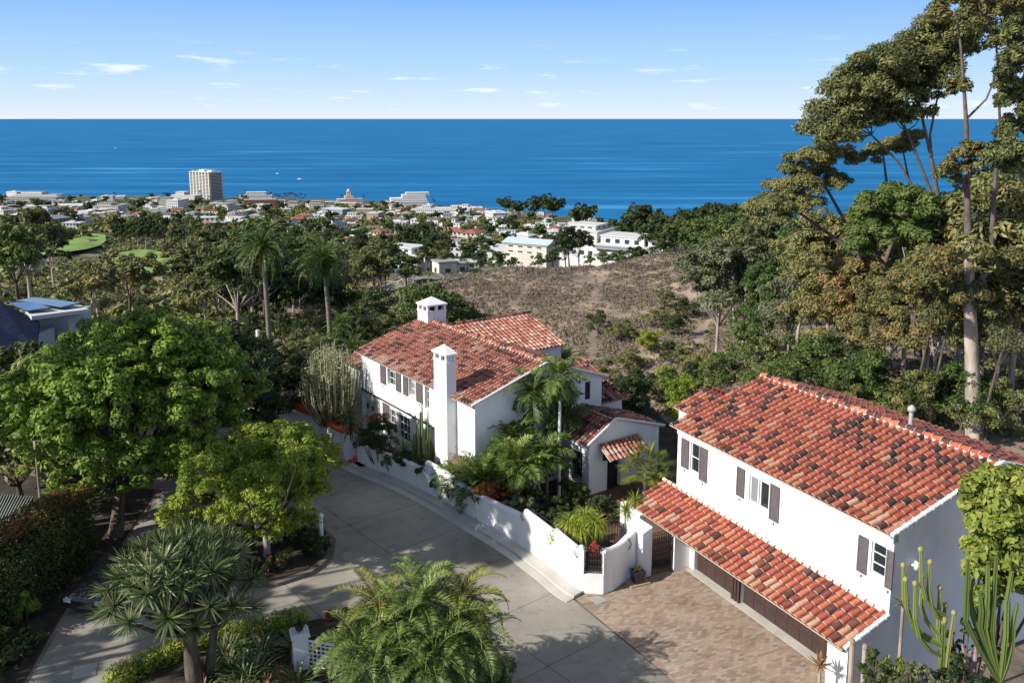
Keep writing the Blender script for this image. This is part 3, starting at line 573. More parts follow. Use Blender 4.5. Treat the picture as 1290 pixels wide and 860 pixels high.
# cross wing
mb.box((7.0, -11.3, -3), (14.4, VB+.05, 5.55)); mb.poly([(7.0, -11.3, 5.55), (14.4, -11.3, 5.55), (10.7, -11.3, 6.85)]); mb.poly([(7.0, VB, 5.55), (14.4, VB, 5.55), (10.7, VB, 6.85)])
mb.box((1.2, -11.4, -3), (5.6, -8.75, 3.3))
mb.box((13.35, -5.5, 0), (16.2, -.25, 4.1))
mb.build('wall', STUCCO, vl)
VM = [TILE_D, TRAY, MORTAR]; rg = np.random.default_rng(21)
mb = MB(); V = np.array((0, VRO-.35, VR-VH+.1)); tiles(mb, (-.18, .35, VH-.1), X, V, 13.7, np.linalg.norm(V), rg=rg, dark=.2, sp=.30, tl=.38, rad=.112, warm=.1)
V = np.array((0, VRO-VB+.3, VR-VH+.1)); tiles(mb, (-.18, VB-.3, VH-.1), X, V, 7.3, np.linalg.norm(V), rg=rg, dark=.2, sp=.30, tl=.38, rad=.112, warm=.1)
# cross-wing slopes: the near one faces the camera
V = np.array((4.05, 0, 1.35)); tiles(mb, (6.65, -11.5, 5.5), (0, 1, 0), V, 7.2, np.linalg.norm(V), rg=rg, dark=.1, sp=.30, tl=.38, rad=.112, warm=.25)
V = np.array((-4.05, 0, 1.35)); tiles(mb, (14.75, -11.5, 5.5), (0, 1, 0), V, 7.2, np.linalg.norm(V), rg=rg, dark=.1, sp=.30, tl=.38, rad=.112)
ridge(mb, (-.2, VRO, VR+.02), (13.5, VRO, VR+.02), rg=rg); ridge(mb, (10.7, VRO-.1, 6.88), (10.7, -11.55, 6.88), rg=rg)
V = np.array((4.2, 0, 1.5)); tiles(mb, (1.0, -11.8, 3.35), (0, 1, 0), V, 3.05, np.linalg.norm(V), rg=rg, dark=.3, sp=.30, tl=.38, rad=.112, warm=-.1)
V = np.array((0, -2.8, .8)); tiles(mb, (13.5, .1, 4.1), X, V, 2.9, np.linalg.norm(V), rg=rg, dark=.2, sp=.30, tl=.38, rad=.112); V = np.array((0, 2.8, .8)); tiles(mb, (13.5, -5.6, 4.1), X, V, 2.9, np.linalg.norm(V), rg=rg, sp=.30, tl=.38, rad=.112)
mb.build('roof', VM, vl)
mb = MB(); mb.tube([(-.2, .33, VH-.05), (-.2, VRO, VR+.04)], .06, 8); mb.tube([(-.2, VB-.3, VH-.05), (-.2, VRO, VR+.04)], .06, 8); mb.build('rake_trim', TRIM, vl, True)
mb = MB(); mb.box((1.9, -.01, 2.88), (13.32, .05, 2.97)); mb.build('string_course', DARKWOOD, vl)
for i, h in enumerate(uw): window(vl, O0, X, Y_, *h, gm=GLASS if i != 1 else GLASS_L, nx=2, nz=3, depth=.22)
for i, h in enumerate(lw): window(vl, (0, -.28, 0), X, Y_, *h, nx=2+i, nz=3)
for a, b in [(9.85, 10.55), (7.95, 8.55), (7.1, 7.65), (5.4, 6.1)]: shutter(vl, O0, X, Y_, a, b, 4.0, 5.38)
shutter(vl, (0, -.28, 0), X, Y_, 10.05, 10.9, .8, 2.6)
for h in gwin: window(vl, O0, (0, -1, 0), (-1, 0, 0), *h, nx=2 if h[1]-h[0] > .6 else 1, nz=3, fm=DARKWOOD)
for s in (11.9, 12.6):
    mb = MB(); mb.tube([(s, -.27, 2.2), (s, -.1, 2.3), (s, -.06, 2.1)], .015, 5); mb.lathe([(.02, .18), (.08, .1), (.06, -.12), (.02, -.15)], 6, c=(s, -.06, 1.95)); mb.build('wall_lantern', IRON, vl)
def chimney(parent, x0, x1, y0, y1, z0, z1, name='chimney'):
    mb = MB(); mb.box((x0, y0, z0), (x1, y1, z1-.45)); mb.box((x0-.04, y0-.04, z1-.5), (x1+.04, y1+.04, z1-.42)); w_ = .16
    for a in (x0, x1-w_, (x0+x1)/2-w_/2): 
        for c in (y0, y1-w_): mb.box((a, c, z1-.42), (a+w_, c+w_, z1-.08))
    for c in ((y0+y1)/2-w_/2,):
        for a in (x0, x1-w_): mb.box((a, c, z1-.42), (a+w_, c+w_, z1-.08))
    mb.box((x0-.08, y0-.08, z1-.08), (x1+.08, y1+.08, z1)); c = ((x0+x1)/2, (y0+y1)/2)
    q = [(x0-.08, y0-.08, z1), (x1+.08, y0-.08, z1), (x1+.08, y1+.08, z1), (x0-.08, y1+.08, z1), (c[0], c[1], z1+.42)]
    mb.add(q, [(0, 1, 4), (1, 2, 4), (2, 3, 4), (3, 0, 4)])
    mb.box((x0+.22, y0+.22, z1-.44), (x1-.22, y1-.22, z1-.1), 1)  # near-black block filling the gaps between the cap posts
    return mb.build(name, [STUCCO, mat('near_black_fill', (.02, .018, .016), .9)], parent)
chimney(vl, 1.8, 3.1, 0.0, .6, 0, 7.75); 
mb = MB(); 
chimney(vl, 12.0, 13.3, -5.6, -4.2, 5.8, 8.05)
mb = MB(); tiles(mb, (.95, .6, 1.5), X, (0, -.6, .5), .8, .75, sp=.3, rg=rg); mb.build('chimney_shoulder', VM, vl)
# ================= entry pavilion
EO = Vector((4.2, 45.2, 0)); en = thing('entry_pavilion', 'small single-storey white gabled entry wing with red tile roof and door awning', 'house', EO, VA)
mb = MB(); EH, EP, EPI, EW, ED = 3.0, 4.0, -1.76, -5.15, 3.2
wallp(mb, (0, 0, 0), (0, -1, 0), (-1, 0, 0), 5.15, 2.9, [(1.3, 2.3, 0, 2.1)], depth=.35); mb.poly([(0, 0, 2.9), (0, EW, 2.9), (0, EPI, EP)])
wallp(mb, (0, 0, 0), X, Y_, ED, 2.9, [(.55, 1.5, .8, 2.25)]); mb.poly([(0, EW, 0), (ED, EW, 0), (ED, EW, 2.9), (0, EW, 2.9)]); mb.build('wall', STUCCO, en)
mb = MB(); rg = np.random.default_rng(41); V = np.array((0, EPI-.3, EP-2.85)); tiles(mb, (-.1, .3, 2.85), X, V, ED-.1, np.linalg.norm(V), rg=rg, dark=.2, sp=.3, rad=.115)
V = np.array((0, EPI-EW+.3, EP-2.85)); tiles(mb, (-.1, EW-.3, 2.85), X, V, ED-.1, np.linalg.norm(V), rg=rg, dark=.25, sp=.3, rad=.115); ridge(mb, (-.15, EPI, EP+.03), (ED, EPI, EP+.03), rg=rg); mb.build('roof', VM, en)
mb = MB(); mb.tube([(-.14, .3, 2.9), (-.14, EPI, EP+.05)], .07, 8); mb.tube([(-.14, EW-.3, 2.9), (-.14, EPI, EP+.05)], .07, 8); mb.build('rake_trim', TRIM, en, True)
mb = MB(); mb.tube([(-.1, .36, 2.82), (ED-.2, .36, 2.82)], .06, 8); mb.tube([(-.1, .36, 2.82), (-.1, .1, 2.5), (-.08, .06, .1)], .045, 8); mb.build('gutter', TRIM, en, True)
mb = MB(); V = np.array((.95, 0, .62)); tiles(mb, (-1.05, -3.5, 2.15), (0, 1, 0), V, 2.9, np.linalg.norm(V), rg=rg, dark=.12, sp=.3, rad=.115, warm=.2); mb.build('door_awning', VM, en)
mb = MB(); mb.box((.25, -2.28, 0), (.33, -1.32, 2.08)); [mb.box((.235, -2.2+.45*i, .2+j*.62), (.255, -1.85+.45*i, .7+j*.62)) for i in range(2) for j in range(3)]; mb.build('door', DARKWOOD, en)
window(en, O0, X, Y_, .55, 1.5, .8, 2.25, nx=2, nz=3, fm=DARKWOOD)
mb = MB(); ironpanel(mb, lambda v: np.stack([v[:, 0], np.full(len(v), .12), v[:, 2]], 1), .5, 1.55, .75, 2.3, scroll=False, sp=.15); mb.build('window_grille', IRON, en)
mb = MB(); mb.lathe([(.02, .25), (.14, .12), (.11, -.18), (.03, -.22)], 8, c=(-.3, -.85, 2.1)); mb.tube([(0, -.85, 2.35), (-.3, -.85, 2.45), (-.3, -.85, 2.33)], .02, 6); mb.build('porch_lantern', IRON, en)
# ================= garden wall
gw = thing('garden_wall', 'long white stucco garden wall stepping along the street and curving at the driveway', 'wall')
mb = MB(); hh = [1.2, 1.2, 1.28, 1.35, 2.0, 1.75, 1.5, 1.35, 1.4, 1.5, 1.62, 1.9, 1.75, 1.9, 1.93, 1.93, .9, 1.85, 1.72, 1.85, 2.05]
# widen into finer path with steps
A0 = W; th = .32
def seg(i0, i1, hs): strip(mb, W[i0:i1+1], offs(W, -th)[i0:i1+1], 0, hs)
seg(0, 4, [1.2, 1.2, 1.22, 1.26, 1.32]); seg(4, 7, [1.75, 1.68, 1.5, 1.4]); seg(7, 10, [1.4, 1.42, 1.48, 1.6]); seg(10, 12, [1.92, 1.84, 1.76]); seg(12, 14, [1.92, 1.86, 1.8]); seg(14, 15, [1.96, 1.96]); seg(15, 16, [.88, .88]); seg(16, 20, [1.92, 1.85, 1.78, 1.86, 2.1])
mb.build('wall_body', STUCCO_S, gw)
mb = MB(); oo = offs(W, -th/2)
for i0, i1, hs in [(0, 4, [1.2, 1.2, 1.22, 1.26, 1.32]), (4, 7, [1.75, 1.68, 1.5, 1.4]), (7, 10, [1.4, 1.42, 1.48, 1.6]), (10, 12, [1.92, 1.84, 1.76]), (12, 14, [1.92, 1.86, 1.8]), (14, 15, [1.96, 1.96]), (16, 20, [1.92, 1.85, 1.78, 1.86, 2.1])]:
    mb.tube([(oo[i][0], oo[i][1], h-.06) for i, h in zip(range(i0, i1+1), hs)], th/2+.012, 10)
mb.build('rounded_coping', STUCCO_S, gw, True)
for i, hzt in ((4, 1.75), (7, 1.42), (10, 1.9), (12, 1.9), (14, 1.95), (19, 1.85)):
    p = offs(W, .03)[i]; q = offs(W, .16)[i]; mb = MB(); mb.tube([(oo[i][0], oo[i][1], hzt+.08), (p[0], p[1], hzt+.06), (q[0], q[1], hzt-.1), (p[0], p[1], hzt-.42)], .022, 6); mb.build('wall_hook', IRON, gw)
mb = MB(); gr0 = Vector((3.1, 35.35, 0)); gr1 = Vector((3.97, 35.25, 0)); dd = (gr1-gr0).normalized()
ironpanel(mb, lambda v: np.array(gr0)+np.outer(v[:, 0], np.array(dd))+np.outer(v[:, 2], (0, 0, 1.)), 0, (gr1-gr0).length, .9, 2.1, sp=.1, r=.016); mb.build('iron_grille', IRON, gw)
mb = MB(); ip = offs(W, -th-.15); 
mb.tube([(ip[i][0], ip[i][1], 1.35 + .55*(i > 9)) for i in range(9, 15)], .02, 6); [mb.tube([(ip[i][0], ip[i][1], 0), (ip[i][0], ip[i][1], 1.9)], .02, 5) for i in range(10, 15)]; mb.build('handrail', IRON, gw)
# iron gazebo-like railing behind the wall
fr = thing('iron_railing', 'curved black iron railing behind the grille opening of the garden wall', 'railing')
mb = MB(); pts = [(3.6+1.5*math.cos(a), 37.4+1.3*math.sin(a)) for a in np.linspace(-.9, .9, 16)]
for x, y in pts: mb.tube([(x, y, 0), (x, y, 1.95)], .016, 5)
for z in (.3, 1.75, 1.95): mb.tube([(x, y, z) for x, y in pts], .02, 6)
mb.build('bars', IRON, fr)
# left street walls with red coping
lw_ = thing('red_coped_wall', 'white street wall with bright red coping descending past the potted yucca pillar', 'wall')
pw = [(-20.5, 60.6), (-16.8, 57.6), (-14.2, 56.2), (-12.3, 54.4), (-10.9, 52.4), (-9.9, 51.4)]
mb = MB(); strip(mb, pw, offs(pw, -.35), 0, [1.5, 1.5, 1.45, 1.35, 1.25, 1.2]); mb.build('wall_body', STUCCO, lw_)
mb = MB(); strip(mb, offs(pw, .08), offs(pw, -.75), 1.2, [1.62, 1.62, 1.57, 1.47, 1.37, 1.32]); mb.build('coping', REDP, lw_)
pl = thing('entry_pillar', 'square white pillar by the red steps, carrying a terracotta pot', 'pillar', (-9.55, 50.55, 0), VA)
mb = MB(); mb.box((-.3, -.3, 0), (.3, .3, 1.45)); mb.box((-.35, -.35, 1.45), (.35, .35, 1.53)); mb.build('pillar_body', STUCCO, pl)
mb = MB(); sp0 = gz(451, 585)
for i in range(3):
    mb.box((-.15+.35*i, -.75, .0), (1.0, .75, .13*(i+1)))
st_ = mb.build('red_steps', REDP); tag(st_, 'short flight of red painted steps between the pillar and the garden wall', 'steps'); st_.location = sp0; st_.rotation_euler = (0, 0, R(38))
#--PART2--
# ================= VEGETATION near the camera
recs = []   # (object, phrase, group) - labels are written at the end, each with its own place
def rec(o, phrase, cat, group): o['category'] = cat; recs.append((o, phrase, group)); return o
def B2(px, py, Y, r, rz=None, ry=None):
    """a clump whose centre sits at distance Y, radius r metres"""
    p = aY(px, py, Y); return [p.x, p.y, p.z, r, ry or r, rz or r*.75]
# big green tree at the left
def fill(c, rx, ry, rz, n, r, seed, low=-.3, shell=.75):
    rg = np.random.default_rng(seed); out = []
    for i in range(n):
        d = rdir(1, rg)[0]; d[2] = abs(d[2]) if d[2] < low else d[2]; f = shell+(1-shell)*rg.random() if i % 4 else .45*rg.random()
        out.append([c[0]+d[0]*rx*f, c[1]+d[1]*ry*f, c[2]+d[2]*rz*f, r*(.7+.6*rg.random()), r*(.7+.6*rg.random()), r*(.55+.4*rg.random())])
    return out
bt = fill((-18.9, 42.6, 6.0), 5.4, 5.2, 4.1, 110, 1.4, 3, -.6)
bt += [B2(40, 560, 41, 1.5), B2(25, 500, 42, 1.5), B2(60, 580, 40, 1.4), B2(272, 450, 44, 1.4), B2(280, 520, 44, 1.5), B2(265, 570, 43.5, 1.3), B2(80, 470, 41, 1.5), B2(95, 615, 39.5, 1.2), B2(200, 590, 41, 1.3), B2(240, 570, 43, 1.5), B2(150, 605, 40, 1.0), B2(10, 540, 41, 1.4)]
make_tree('shade_tree', 'large dense bright green shade tree with many rounded leaf clumps over the lane', 'tree', (-19.2, 40.6, 0), bt, LF_BRIGHT, 160000, .11, .36, BARK, 5, 18, .27, .3, nl=30, shell=.75, align=.72)
bt2 = fill((-18.5, 51.5, 4.2), 4.6, 4.2, 3.2, 40, 1.4, 33, -.5)
make_tree('shade_tree', 'darker dense shade tree further up the lane, behind the large bright one', 'tree', (-18.5, 51, 0), bt2, LF_DARK, 26000, .13, .3, BARK, 6, 9, .4, .3, nl=14)
# yellow-green tree on the island
yt = [B2(*a) for a in [(300, 590, 38.5, 1.25), (345, 570, 39, 1.3), (380, 590, 39, 1.15), (260, 625, 38, 1.1), (230, 645, 37.5, .9), (315, 625, 37.5, 1.2), (365, 630, 38, 1.2), (395, 620, 38.6, .8), (290, 655, 37.3, 1.0), (340, 660, 37.5, .95), (380, 655, 38, .75), (330, 555, 40, .9), (285, 615, 39, 1.1)]]
make_tree('feathery_tree', 'yellow-green feathery tree growing from the kerbed planter in the street', 'tree', (-11.2, 38.2, .15), [b[:3]+[b[3]*1.15, b[4]*1.15, b[5]*1.15] for b in yt]+fill((-11.3, 37.9, 4.2), 3.6, 3.8, 1.9, 34, .95, 44, -.4), LF_YELLOW, 80000, .105, .17, BARKP, 8, 14, .34, .4, aspect=.3, shell=.6)
rgo = np.random.default_rng(3)
for x_, y_, h_, lb in [(-31, 37.2, 19, 'very tall eucalyptus outside the left edge, shading the far end of the street'), (-31, 26.9, 22.3, 'tallest eucalyptus outside the left edge, shading the middle of the street'), (-31, 23.5, 15, 'tall eucalyptus outside the left edge, nearest, throwing dappled shade over the lane'), (-33, 29, 14, 'tall eucalyptus outside the left edge, farther, throwing dappled shade over the lane')]:
    make_tree('lane_eucalyptus', lb, 'tree', (x_, y_, 0), fill((x_, y_, h_-3), 4.4, 3.2, 3.0, 19, 1.1, int(h_)), LF_EUC, 11000 if h_ < 20 else 30000, .18, .3, BARKP, 7, 7, .4, .5, nl=9, aspect=.3)
# dragon tree, lower left
dt = thing('dragon_tree', 'thick-trunked dragon tree with a dome of spiky leaf rosettes, foreground beside the yellow clipped hedge', 'tree', (-11.25, 28.8, .03))
rg = np.random.default_rng(12); mb = MB(); heads = []
base = Vector((-11.9, 28.8, 0)); cc = Vector((-.25, .1, 4.15))
for i in range(70):
    a = i*2.39996; f = math.sqrt((i+.5)/70); el = math.acos(f*.98)-(.35 if i > 50 else 0); r = 2.35
    heads.append(cc+Vector((math.cos(a)*math.cos(el)*r*1.02, math.sin(a)*math.cos(el)*r*.95, math.sin(el)*1.65-.55+rg.normal()*.1)))
mb.tube([(0, 0, -.2), (0, 0, .3), (-.05, 0, 1.4), (-.1, .05, 2.2)], [.42, .33, .27, .22], 10)
mb.tube([(.3, .35, -.2), (.5, .4, 1.0), (.7, .5, 2.4)], [.2, .17, .13], 8)
for i, h in enumerate(heads):
    q = (Vector((-.1, .05, 2.0)) if i % 3 else Vector((.7, .5, 2.3))); mid = q.lerp(h, .5)+Vector((0, 0, -.25)); mb.tube([q, mid, h], [.12, .075, .06], 5, cap=False)
mb.build('trunk', BARK, dt, True)
rm = MB(); blades(rm, (0, 0, 0), 64, .80, .030, np.random.default_rng(2), el=(1.5, -.35), droop=.2, tint=(.1, 1.)); rme = rm.mesh('leaf_rosette', LF_SWORD)
for i, h in enumerate(heads):
    o = obj('leaf_rosette', rme, dt); o.location = h; d = (h-cc).normalized(); d = (d+Vector((0, 0, .35))+Vector(rg.normal(size=3))*.15).normalized(); o.rotation_euler = (d.to_track_quat('Z', 'Y') @ Matrix.Rotation(rg.random()*6, 3, 'Z').to_quaternion()).to_euler(); s_ = .75+.3*rg.random(); o.scale = (s_, s_, s_)
# pygmy date palm clump bottom centre
pc = thing('date_palm_clump', 'broad clump of arching feathery date palms over the round clipped hedge at the street edge', 'palm', (-3.15, 27.2, .03))
rg = np.random.default_rng(15); hd = [(-1.3, .7, 3.7), (0.2, 1.0, 3.9), (1.5, .9, 3.7), (-.6, -.3, 3.5), (.9, -.4, 3.4), (-1.8, -.6, 3.0), (1.9, -.2, 3.1), (.1, .3, 4.0), (-1.0, -1.0, 2.9), (.6, -1.1, 2.8)]
mb = MB()
for h in hd: mb.tube([(h[0]*.25, h[1]*.25, -.1), (h[0]*.6, h[1]*.6, h[2]*.5), h], [.13, .10, .09], 7)
mb.build('trunk', BARKG, pc, True)
for i, h in enumerate(hd):
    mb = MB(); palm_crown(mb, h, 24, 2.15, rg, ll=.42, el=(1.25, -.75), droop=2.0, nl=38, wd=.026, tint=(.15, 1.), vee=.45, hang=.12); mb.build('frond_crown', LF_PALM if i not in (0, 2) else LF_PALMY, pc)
bush('clipped_hedge', 'round clipped dark green hedge standing under the palm clump beside the street', 'hedge', (-1.15, 29.0, 0), fill((0, 0, .6), 1.15, 1.0, .75, 26, .35, 4, -.9, .9), LF_HEDGE, 9000, .05, 3, 0)
# hedges and bedding, foreground
def hedge(name, label, path, wdt, h, leafmat, n, size, seed, group=None, ztop=None, cat='hedge'):
    rg = np.random.default_rng(seed); P = np.array(path, float); bl = []
    ds = np.linalg.norm(np.diff(P, axis=0), axis=1); tot = ds.sum(); k = max(3, int(tot/(wdt*.45)))
    for i in range(k):
        s = tot*(i+.5)/k; j = 0
        while j < len(ds)-1 and s > ds[j]: s -= ds[j]; j += 1
        p = P[j]+(P[j+1]-P[j])*s/ds[j]
        for z in np.arange(wdt*.2, h, wdt*.5):
            for sd_ in (-.28, .28):
                d = (P[j+1]-P[j])/ds[j]; q = p+np.array([d[1], -d[0]])*sd_*wdt
                bl.append([q[0]+rg.normal()*.05, q[1]+rg.normal()*.05, z, wdt*.33, wdt*.33, min(wdt*.36, h*.5)])
    c = P.mean(0); B_ = np.array(bl); B_[:, :2] -= c
    mb = MB(); leaves(mb, B_, n, size, rg, shell=.8, lowcut=-1); o = mb.build(name, leafmat); o.location = (c[0], c[1], 0); return tag(o, label, cat, group)
hedge('low_hedge', 'low yellow-green clipped hedge strip edging the foreground bed behind the dragon tree', [(-14.3, 28.6), (-13.0, 30.3), (-11.3, 31.5), (-9.3, 32.4), (-8.2, 32.8)], .7, .7, LF_YELLOW, 16000, .045, 5)
hedge('tall_hedge', 'tall dark ivy hedge with rust-coloured top along the left side of the lane', [(-22.5, 30.5), (-20.6, 33.0), (-20.2, 36.5), (-20.6, 39.5)], 1.9, 3.0, LF_HEDGE, 46000, .065, 6)
hv = hedge('creeper', 'rust-coloured creeper growing along the top of the tall ivy hedge', [(-21.8, 33.4), (-20.7, 36), (-20.1, 39.2)], 1.5, .7, leafm('rusty_creeper_leaf', [(.05, .07, .016), (.10, .11, .025), (.20, .11, .035), (.30, .12, .05)]), 9000, .06, 7); hv.location.z = 2.75
bush('grass_tuft', 'pale green rounded grass tuft in front of the dark hedge', 'shrub', (-19.6, 33.2, 0), [[0, 0, .45, .5, .5, .45], [.1, 0, .9, .4, .4, .35]], LF_YELLOW, 2500, .09, 5, 4, .5, aspect=.18)
for i, (x, y, r) in enumerate([(-19.0, 29.8, .8), (-18.4, 31.3, .6), (-20.0, 31.2, .9), (-20.6, 29.6, .9), (-18.9, 28.4, .8)]):
    bush('groundcover_shrub', ['low leafy groundcover nearest the lane corner below the grass tuft', 'small leafy groundcover patch between grass tuft and lane edge', 'leafy groundcover mound under the grass tuft, further from the lane', 'leafy groundcover mound at the left edge beside the grey slab', 'leafy groundcover mound at the bottom edge by the lane'][i], 'shrub', (x, y, 0), fill((0, 0, .2), r, r, .4, 8, r*.45, i+4), LF_DARK if i % 2 else LF_HEDGE, 2600, .07, i+2, group='groundcover mounds by the lane')
mb = MB(); mb.box((-.55, -.8, 0), (.55, .8, .12)); mb.box((-.5, -.75, .12), (.5, .75, .15)); ss = mb.build('stone_slab', mat('grey_slab', (.17, .17, .17), .9)); ss.location = (-19.7, 28.9, .25); ss.rotation_euler = (R(12), R(-8), R(25)); tag(ss, 'flat grey stone slab tilted among the groundcover at the lower left', 'slab')
mb = MB(); mb.box((0, 0, 0), (.8, .8, .02)); mb.box((.06, .06, .02), (.74, .74, .03)); ic = mb.build('inspection_cover', KERB); ic.location = (-15.9, 29.3, .003); ic.rotation_euler = (0, 0, R(20)); tag(ic, 'square concrete inspection cover set in the shaded lane', 'cover')
# strap-leaf plants in the foreground bed
rg = np.random.default_rng(33)
sm = MB(); blades(sm, (0, 0, 0), 34, .95, .035, rg, el=(1.5, .35), droop=1.0); sme = sm.mesh('strap_leaf_plant', LF_SWORD)
sm = MB(); blades(sm, (0, 0, 0), 26, .62, .04, rg, el=(1.4, .1), droop=.5); blades(sm, (0, 0, .05), 5, .8, .012, rg, el=(1.5, 1.1), droop=.1, m=1); sme2 = sm.mesh('red_tipped_plant', [LF_SWORD, FLOWER])
for i in range(26):
    x, y = rg.uniform(-11.0, -7.2), rg.uniform(28.2, 31.4)
    if y > 29.2+(x+12)*.75+1.6 or math.hypot(x+8.2, y-29.8) < .5 or math.hypot(x+11.9, y-28.8) < .9: continue
    o = obj('strap_leaf_plant', sme if i % 4 else sme2); o.location = (x, y, .03); o.rotation_euler = (0, 0, rg.random()*6); s_ = rg.uniform(.8, 1.35); o.scale = (s_, s_, s_)
    rec(o, 'dark strap-leaved plant' if i % 4 else 'strap-leaved plant with red flower stems', 'plant', 'strap-leaved plants in the foreground bed' if i % 4 else 'red-flowering strap plants in the foreground bed')
hedge('ground_hedge', 'low mixed green planting filling the foreground bed below the date palms', [(-5.8, 29.5), (-3.6, 29.4), (-1.8, 29.6)], 1.6, .7, LF_HEDGE, 9000, .06, 9, cat='planting')
# foreground pillar with lattice gate
fp = thing('gate_post', 'grey-white square gate post topped by a dark plant pot, foreground by the lattice gate', 'pillar', (-7.75, 30.0, 0), R(20))
mb = MB(); mb.box((-.27, -.27, 0), (.27, .27, 1.35)); mb.box((-.34, -.34, 1.35), (.34, .34, 1.43)); mb.box((-.30, -.30, 1.43), (.30, .30, 1.5)); mb.build('post_body', STUCCO_S, fp)
pt = thing('potted_bromeliad', 'dark pot with a spiky plant standing on the foreground gate post', 'potted plant', (-7.75, 30.0, 1.5))
mb = MB(); mb.lathe([(.09, 0), (.16, .12), (.17, .26), (.14, .27), (.02, .24)], 14); mb.build('pot', DARKWOOD, pt, True); mb = MB(); blades(mb, (0, 0, .24), 24, .42, .03, rg, el=(1.4, .1), droop=.8); mb.build('leaves', LF_SWORD, pt)
p2_ = thing('gate_post', 'second white gate post half hidden under the palm fronds, by the lattice gate', 'pillar', (-5.0, 29.2, 0), R(-15))
mb = MB(); mb.box((-.22, -.22, 0), (.22, .22, 1.3)); mb.box((-.27, -.27, 1.3), (.27, .27, 1.38)); mb.build('post_body', STUCCO_S, p2_)
lg = thing('lattice_gate', 'white square-lattice gate between the two foreground gate posts', 'gate', (-7.45, 29.95, 0), R(-15))
mb = MB(); 
for i in range(14): mb.box((i*.17, -.015, .1), (i*.17+.035, .015, 1.05))
for j in range(6): mb.box((0, -.019, .1+j*.17), (2.25, .019, .135+j*.17))
mb.build('lattice', TRIM, lg); mb = MB(); mb.box((-.05, -.03, .05), (.0, .03, 1.15)); mb.box((2.25, -.03, .05), (2.3, .03, 1.15)); mb.box((0, -.03, 1.08), (2.25, .03, 1.15)); mb.build('gate_frame', TRIM, lg)
wt_ = thing('planter_box', 'brown wooden planter box behind the foreground gate post at the street edge', 'planter', (-6.6, 31.9, 0), R(10))
mb = MB(); mb.box((-.55, -.4, 0), (.55, .4, .8)); mb.box((-.6, -.45, .8), (.6, .45, .88)); mb.build('box', BARK, wt_); mb = MB(); leaves(mb, [[-.3, 0, 1.0, .3, .3, .2], [.25, 0, 1.0, .35, .3, .22]], 900, .05, rg); mb.build('plants', LF_RED, wt_)
# island shrubs
for i, (x, y, r, f, lm, lb) in enumerate([(-12.3, 38.4, .8, 120, LF_DARK, 'leafy shrub with pink-red blooms at the left of the kerbed planter'), (-10.3, 37.0, .65, 100, LF_DARK, 'low shrub with red blooms near the front kerb of the planter'), (-9.3, 38.6, .8, 0, LF_DARK, 'dense dark shrub on the street side of the kerbed planter'), (-9.9, 39.8, .9, 0, LF_HEDGE, 'dense shrub at the far side of the kerbed planter'), (-11.7, 36.6, .6, 0, LF_HEDGE, 'small round shrub at the front left of the kerbed planter'), (-12.6, 40.2, .8, 0, LF_DARK, 'dark shrub at the far left of the kerbed planter')]):
    bush('flowering_shrub' if f else 'low_shrub', lb, 'shrub', (x, y, .18), fill((0, 0, .3), r, r, .45, 9, r*.42, i+14), lm, 3000, .06, i+30, 4, .5, flower=f)
mb = MB(); mb.tube([(0, 0, 0), (0, 0, 1.25)], .11, 10); mb.lathe([(.15, 1.25), (.15, 1.35), (.02, 1.45)], 10); bo = mb.build('bollard', STUCCO_S, None, True); bo.location = (-9.0, 39.6, .2); tag(bo, 'short white round bollard among the planter shrubs', 'bollard')
# parked car in the shade at left
car = thing('parked_car', 'black car parked nose towards us in the shade of the lane beside the dragon tree', 'car', (-17.0, 35.7, 0), R(-10))
CARP = mat('black_car_paint', (.03, .03, .035), .15, .8); CHR = mat('chrome', (.6, .6, .6), .2, .6, 1.); RUB = mat('tyre_rubber', (.015, .015, .015), .8); LAMP = mat('headlamp_glass', (.55, .56, .58), .15, .8)
def loft(mb, secs, m=0):
    k = len(secs[0]); v = [p for s in secs for p in s]; mb.add(v, [(i*k+j, i*k+(j+1) % k, (i+1)*k+(j+1) % k, (i+1)*k+j) for i in range(len(secs)-1) for j in range(k)], m); mb.add(v, [list(range(k))], m); mb.add(v, [list(range((len(secs)-1)*k, len(secs)*k))[::-1]], m)
def csec(y, w_, z0, z1, wt=.0): return [(-w_, y, z0), (w_, y, z0), (w_*1.02, y, z0+(z1-z0)*.5), (w_*.96, y, z1-.06), (w_*.8, y, z1), (-w_*.8, y, z1), (-w_*.96, y, z1-.06), (-w_*1.02, y, z0+(z1-z0)*.5)]
mb = MB(); loft(mb, [csec(-2.3, .72, .35, .68), csec(-2.15, .85, .25, .78), csec(-1.4, .9, .22, .92), csec(-.7, .91, .2, 1.0), csec(1.6, .91, .2, 1.02), csec(2.1, .86, .3, .95), csec(2.25, .75, .4, .85)])
def cab(y, w0, w1, z0, z1): return [(-w0, y, z0), (w0, y, z0), (w1, y, z1), (-w1, y, z1)]
v = [(-.84, -.75, .98), (.84, -.75, .98), (.62, .0, 1.42), (-.62, .0, 1.42), (-.62, 1.1, 1.42), (.62, 1.1, 1.42), (.82, 1.85, 1.0), (-.82, 1.85, 1.0)]
mb.add(v, [(3, 2, 5, 4)]); mb.build('body', CARP, car, False)
mb = MB(); mb.add([(a*.985, b_, c-.01) for a, b_, c in v], [(0, 1, 2, 3), (4, 5, 6, 7), (1, 6, 5, 2), (0, 3, 4, 7)]); mb.build('windscreen_and_windows', GLASS, car)
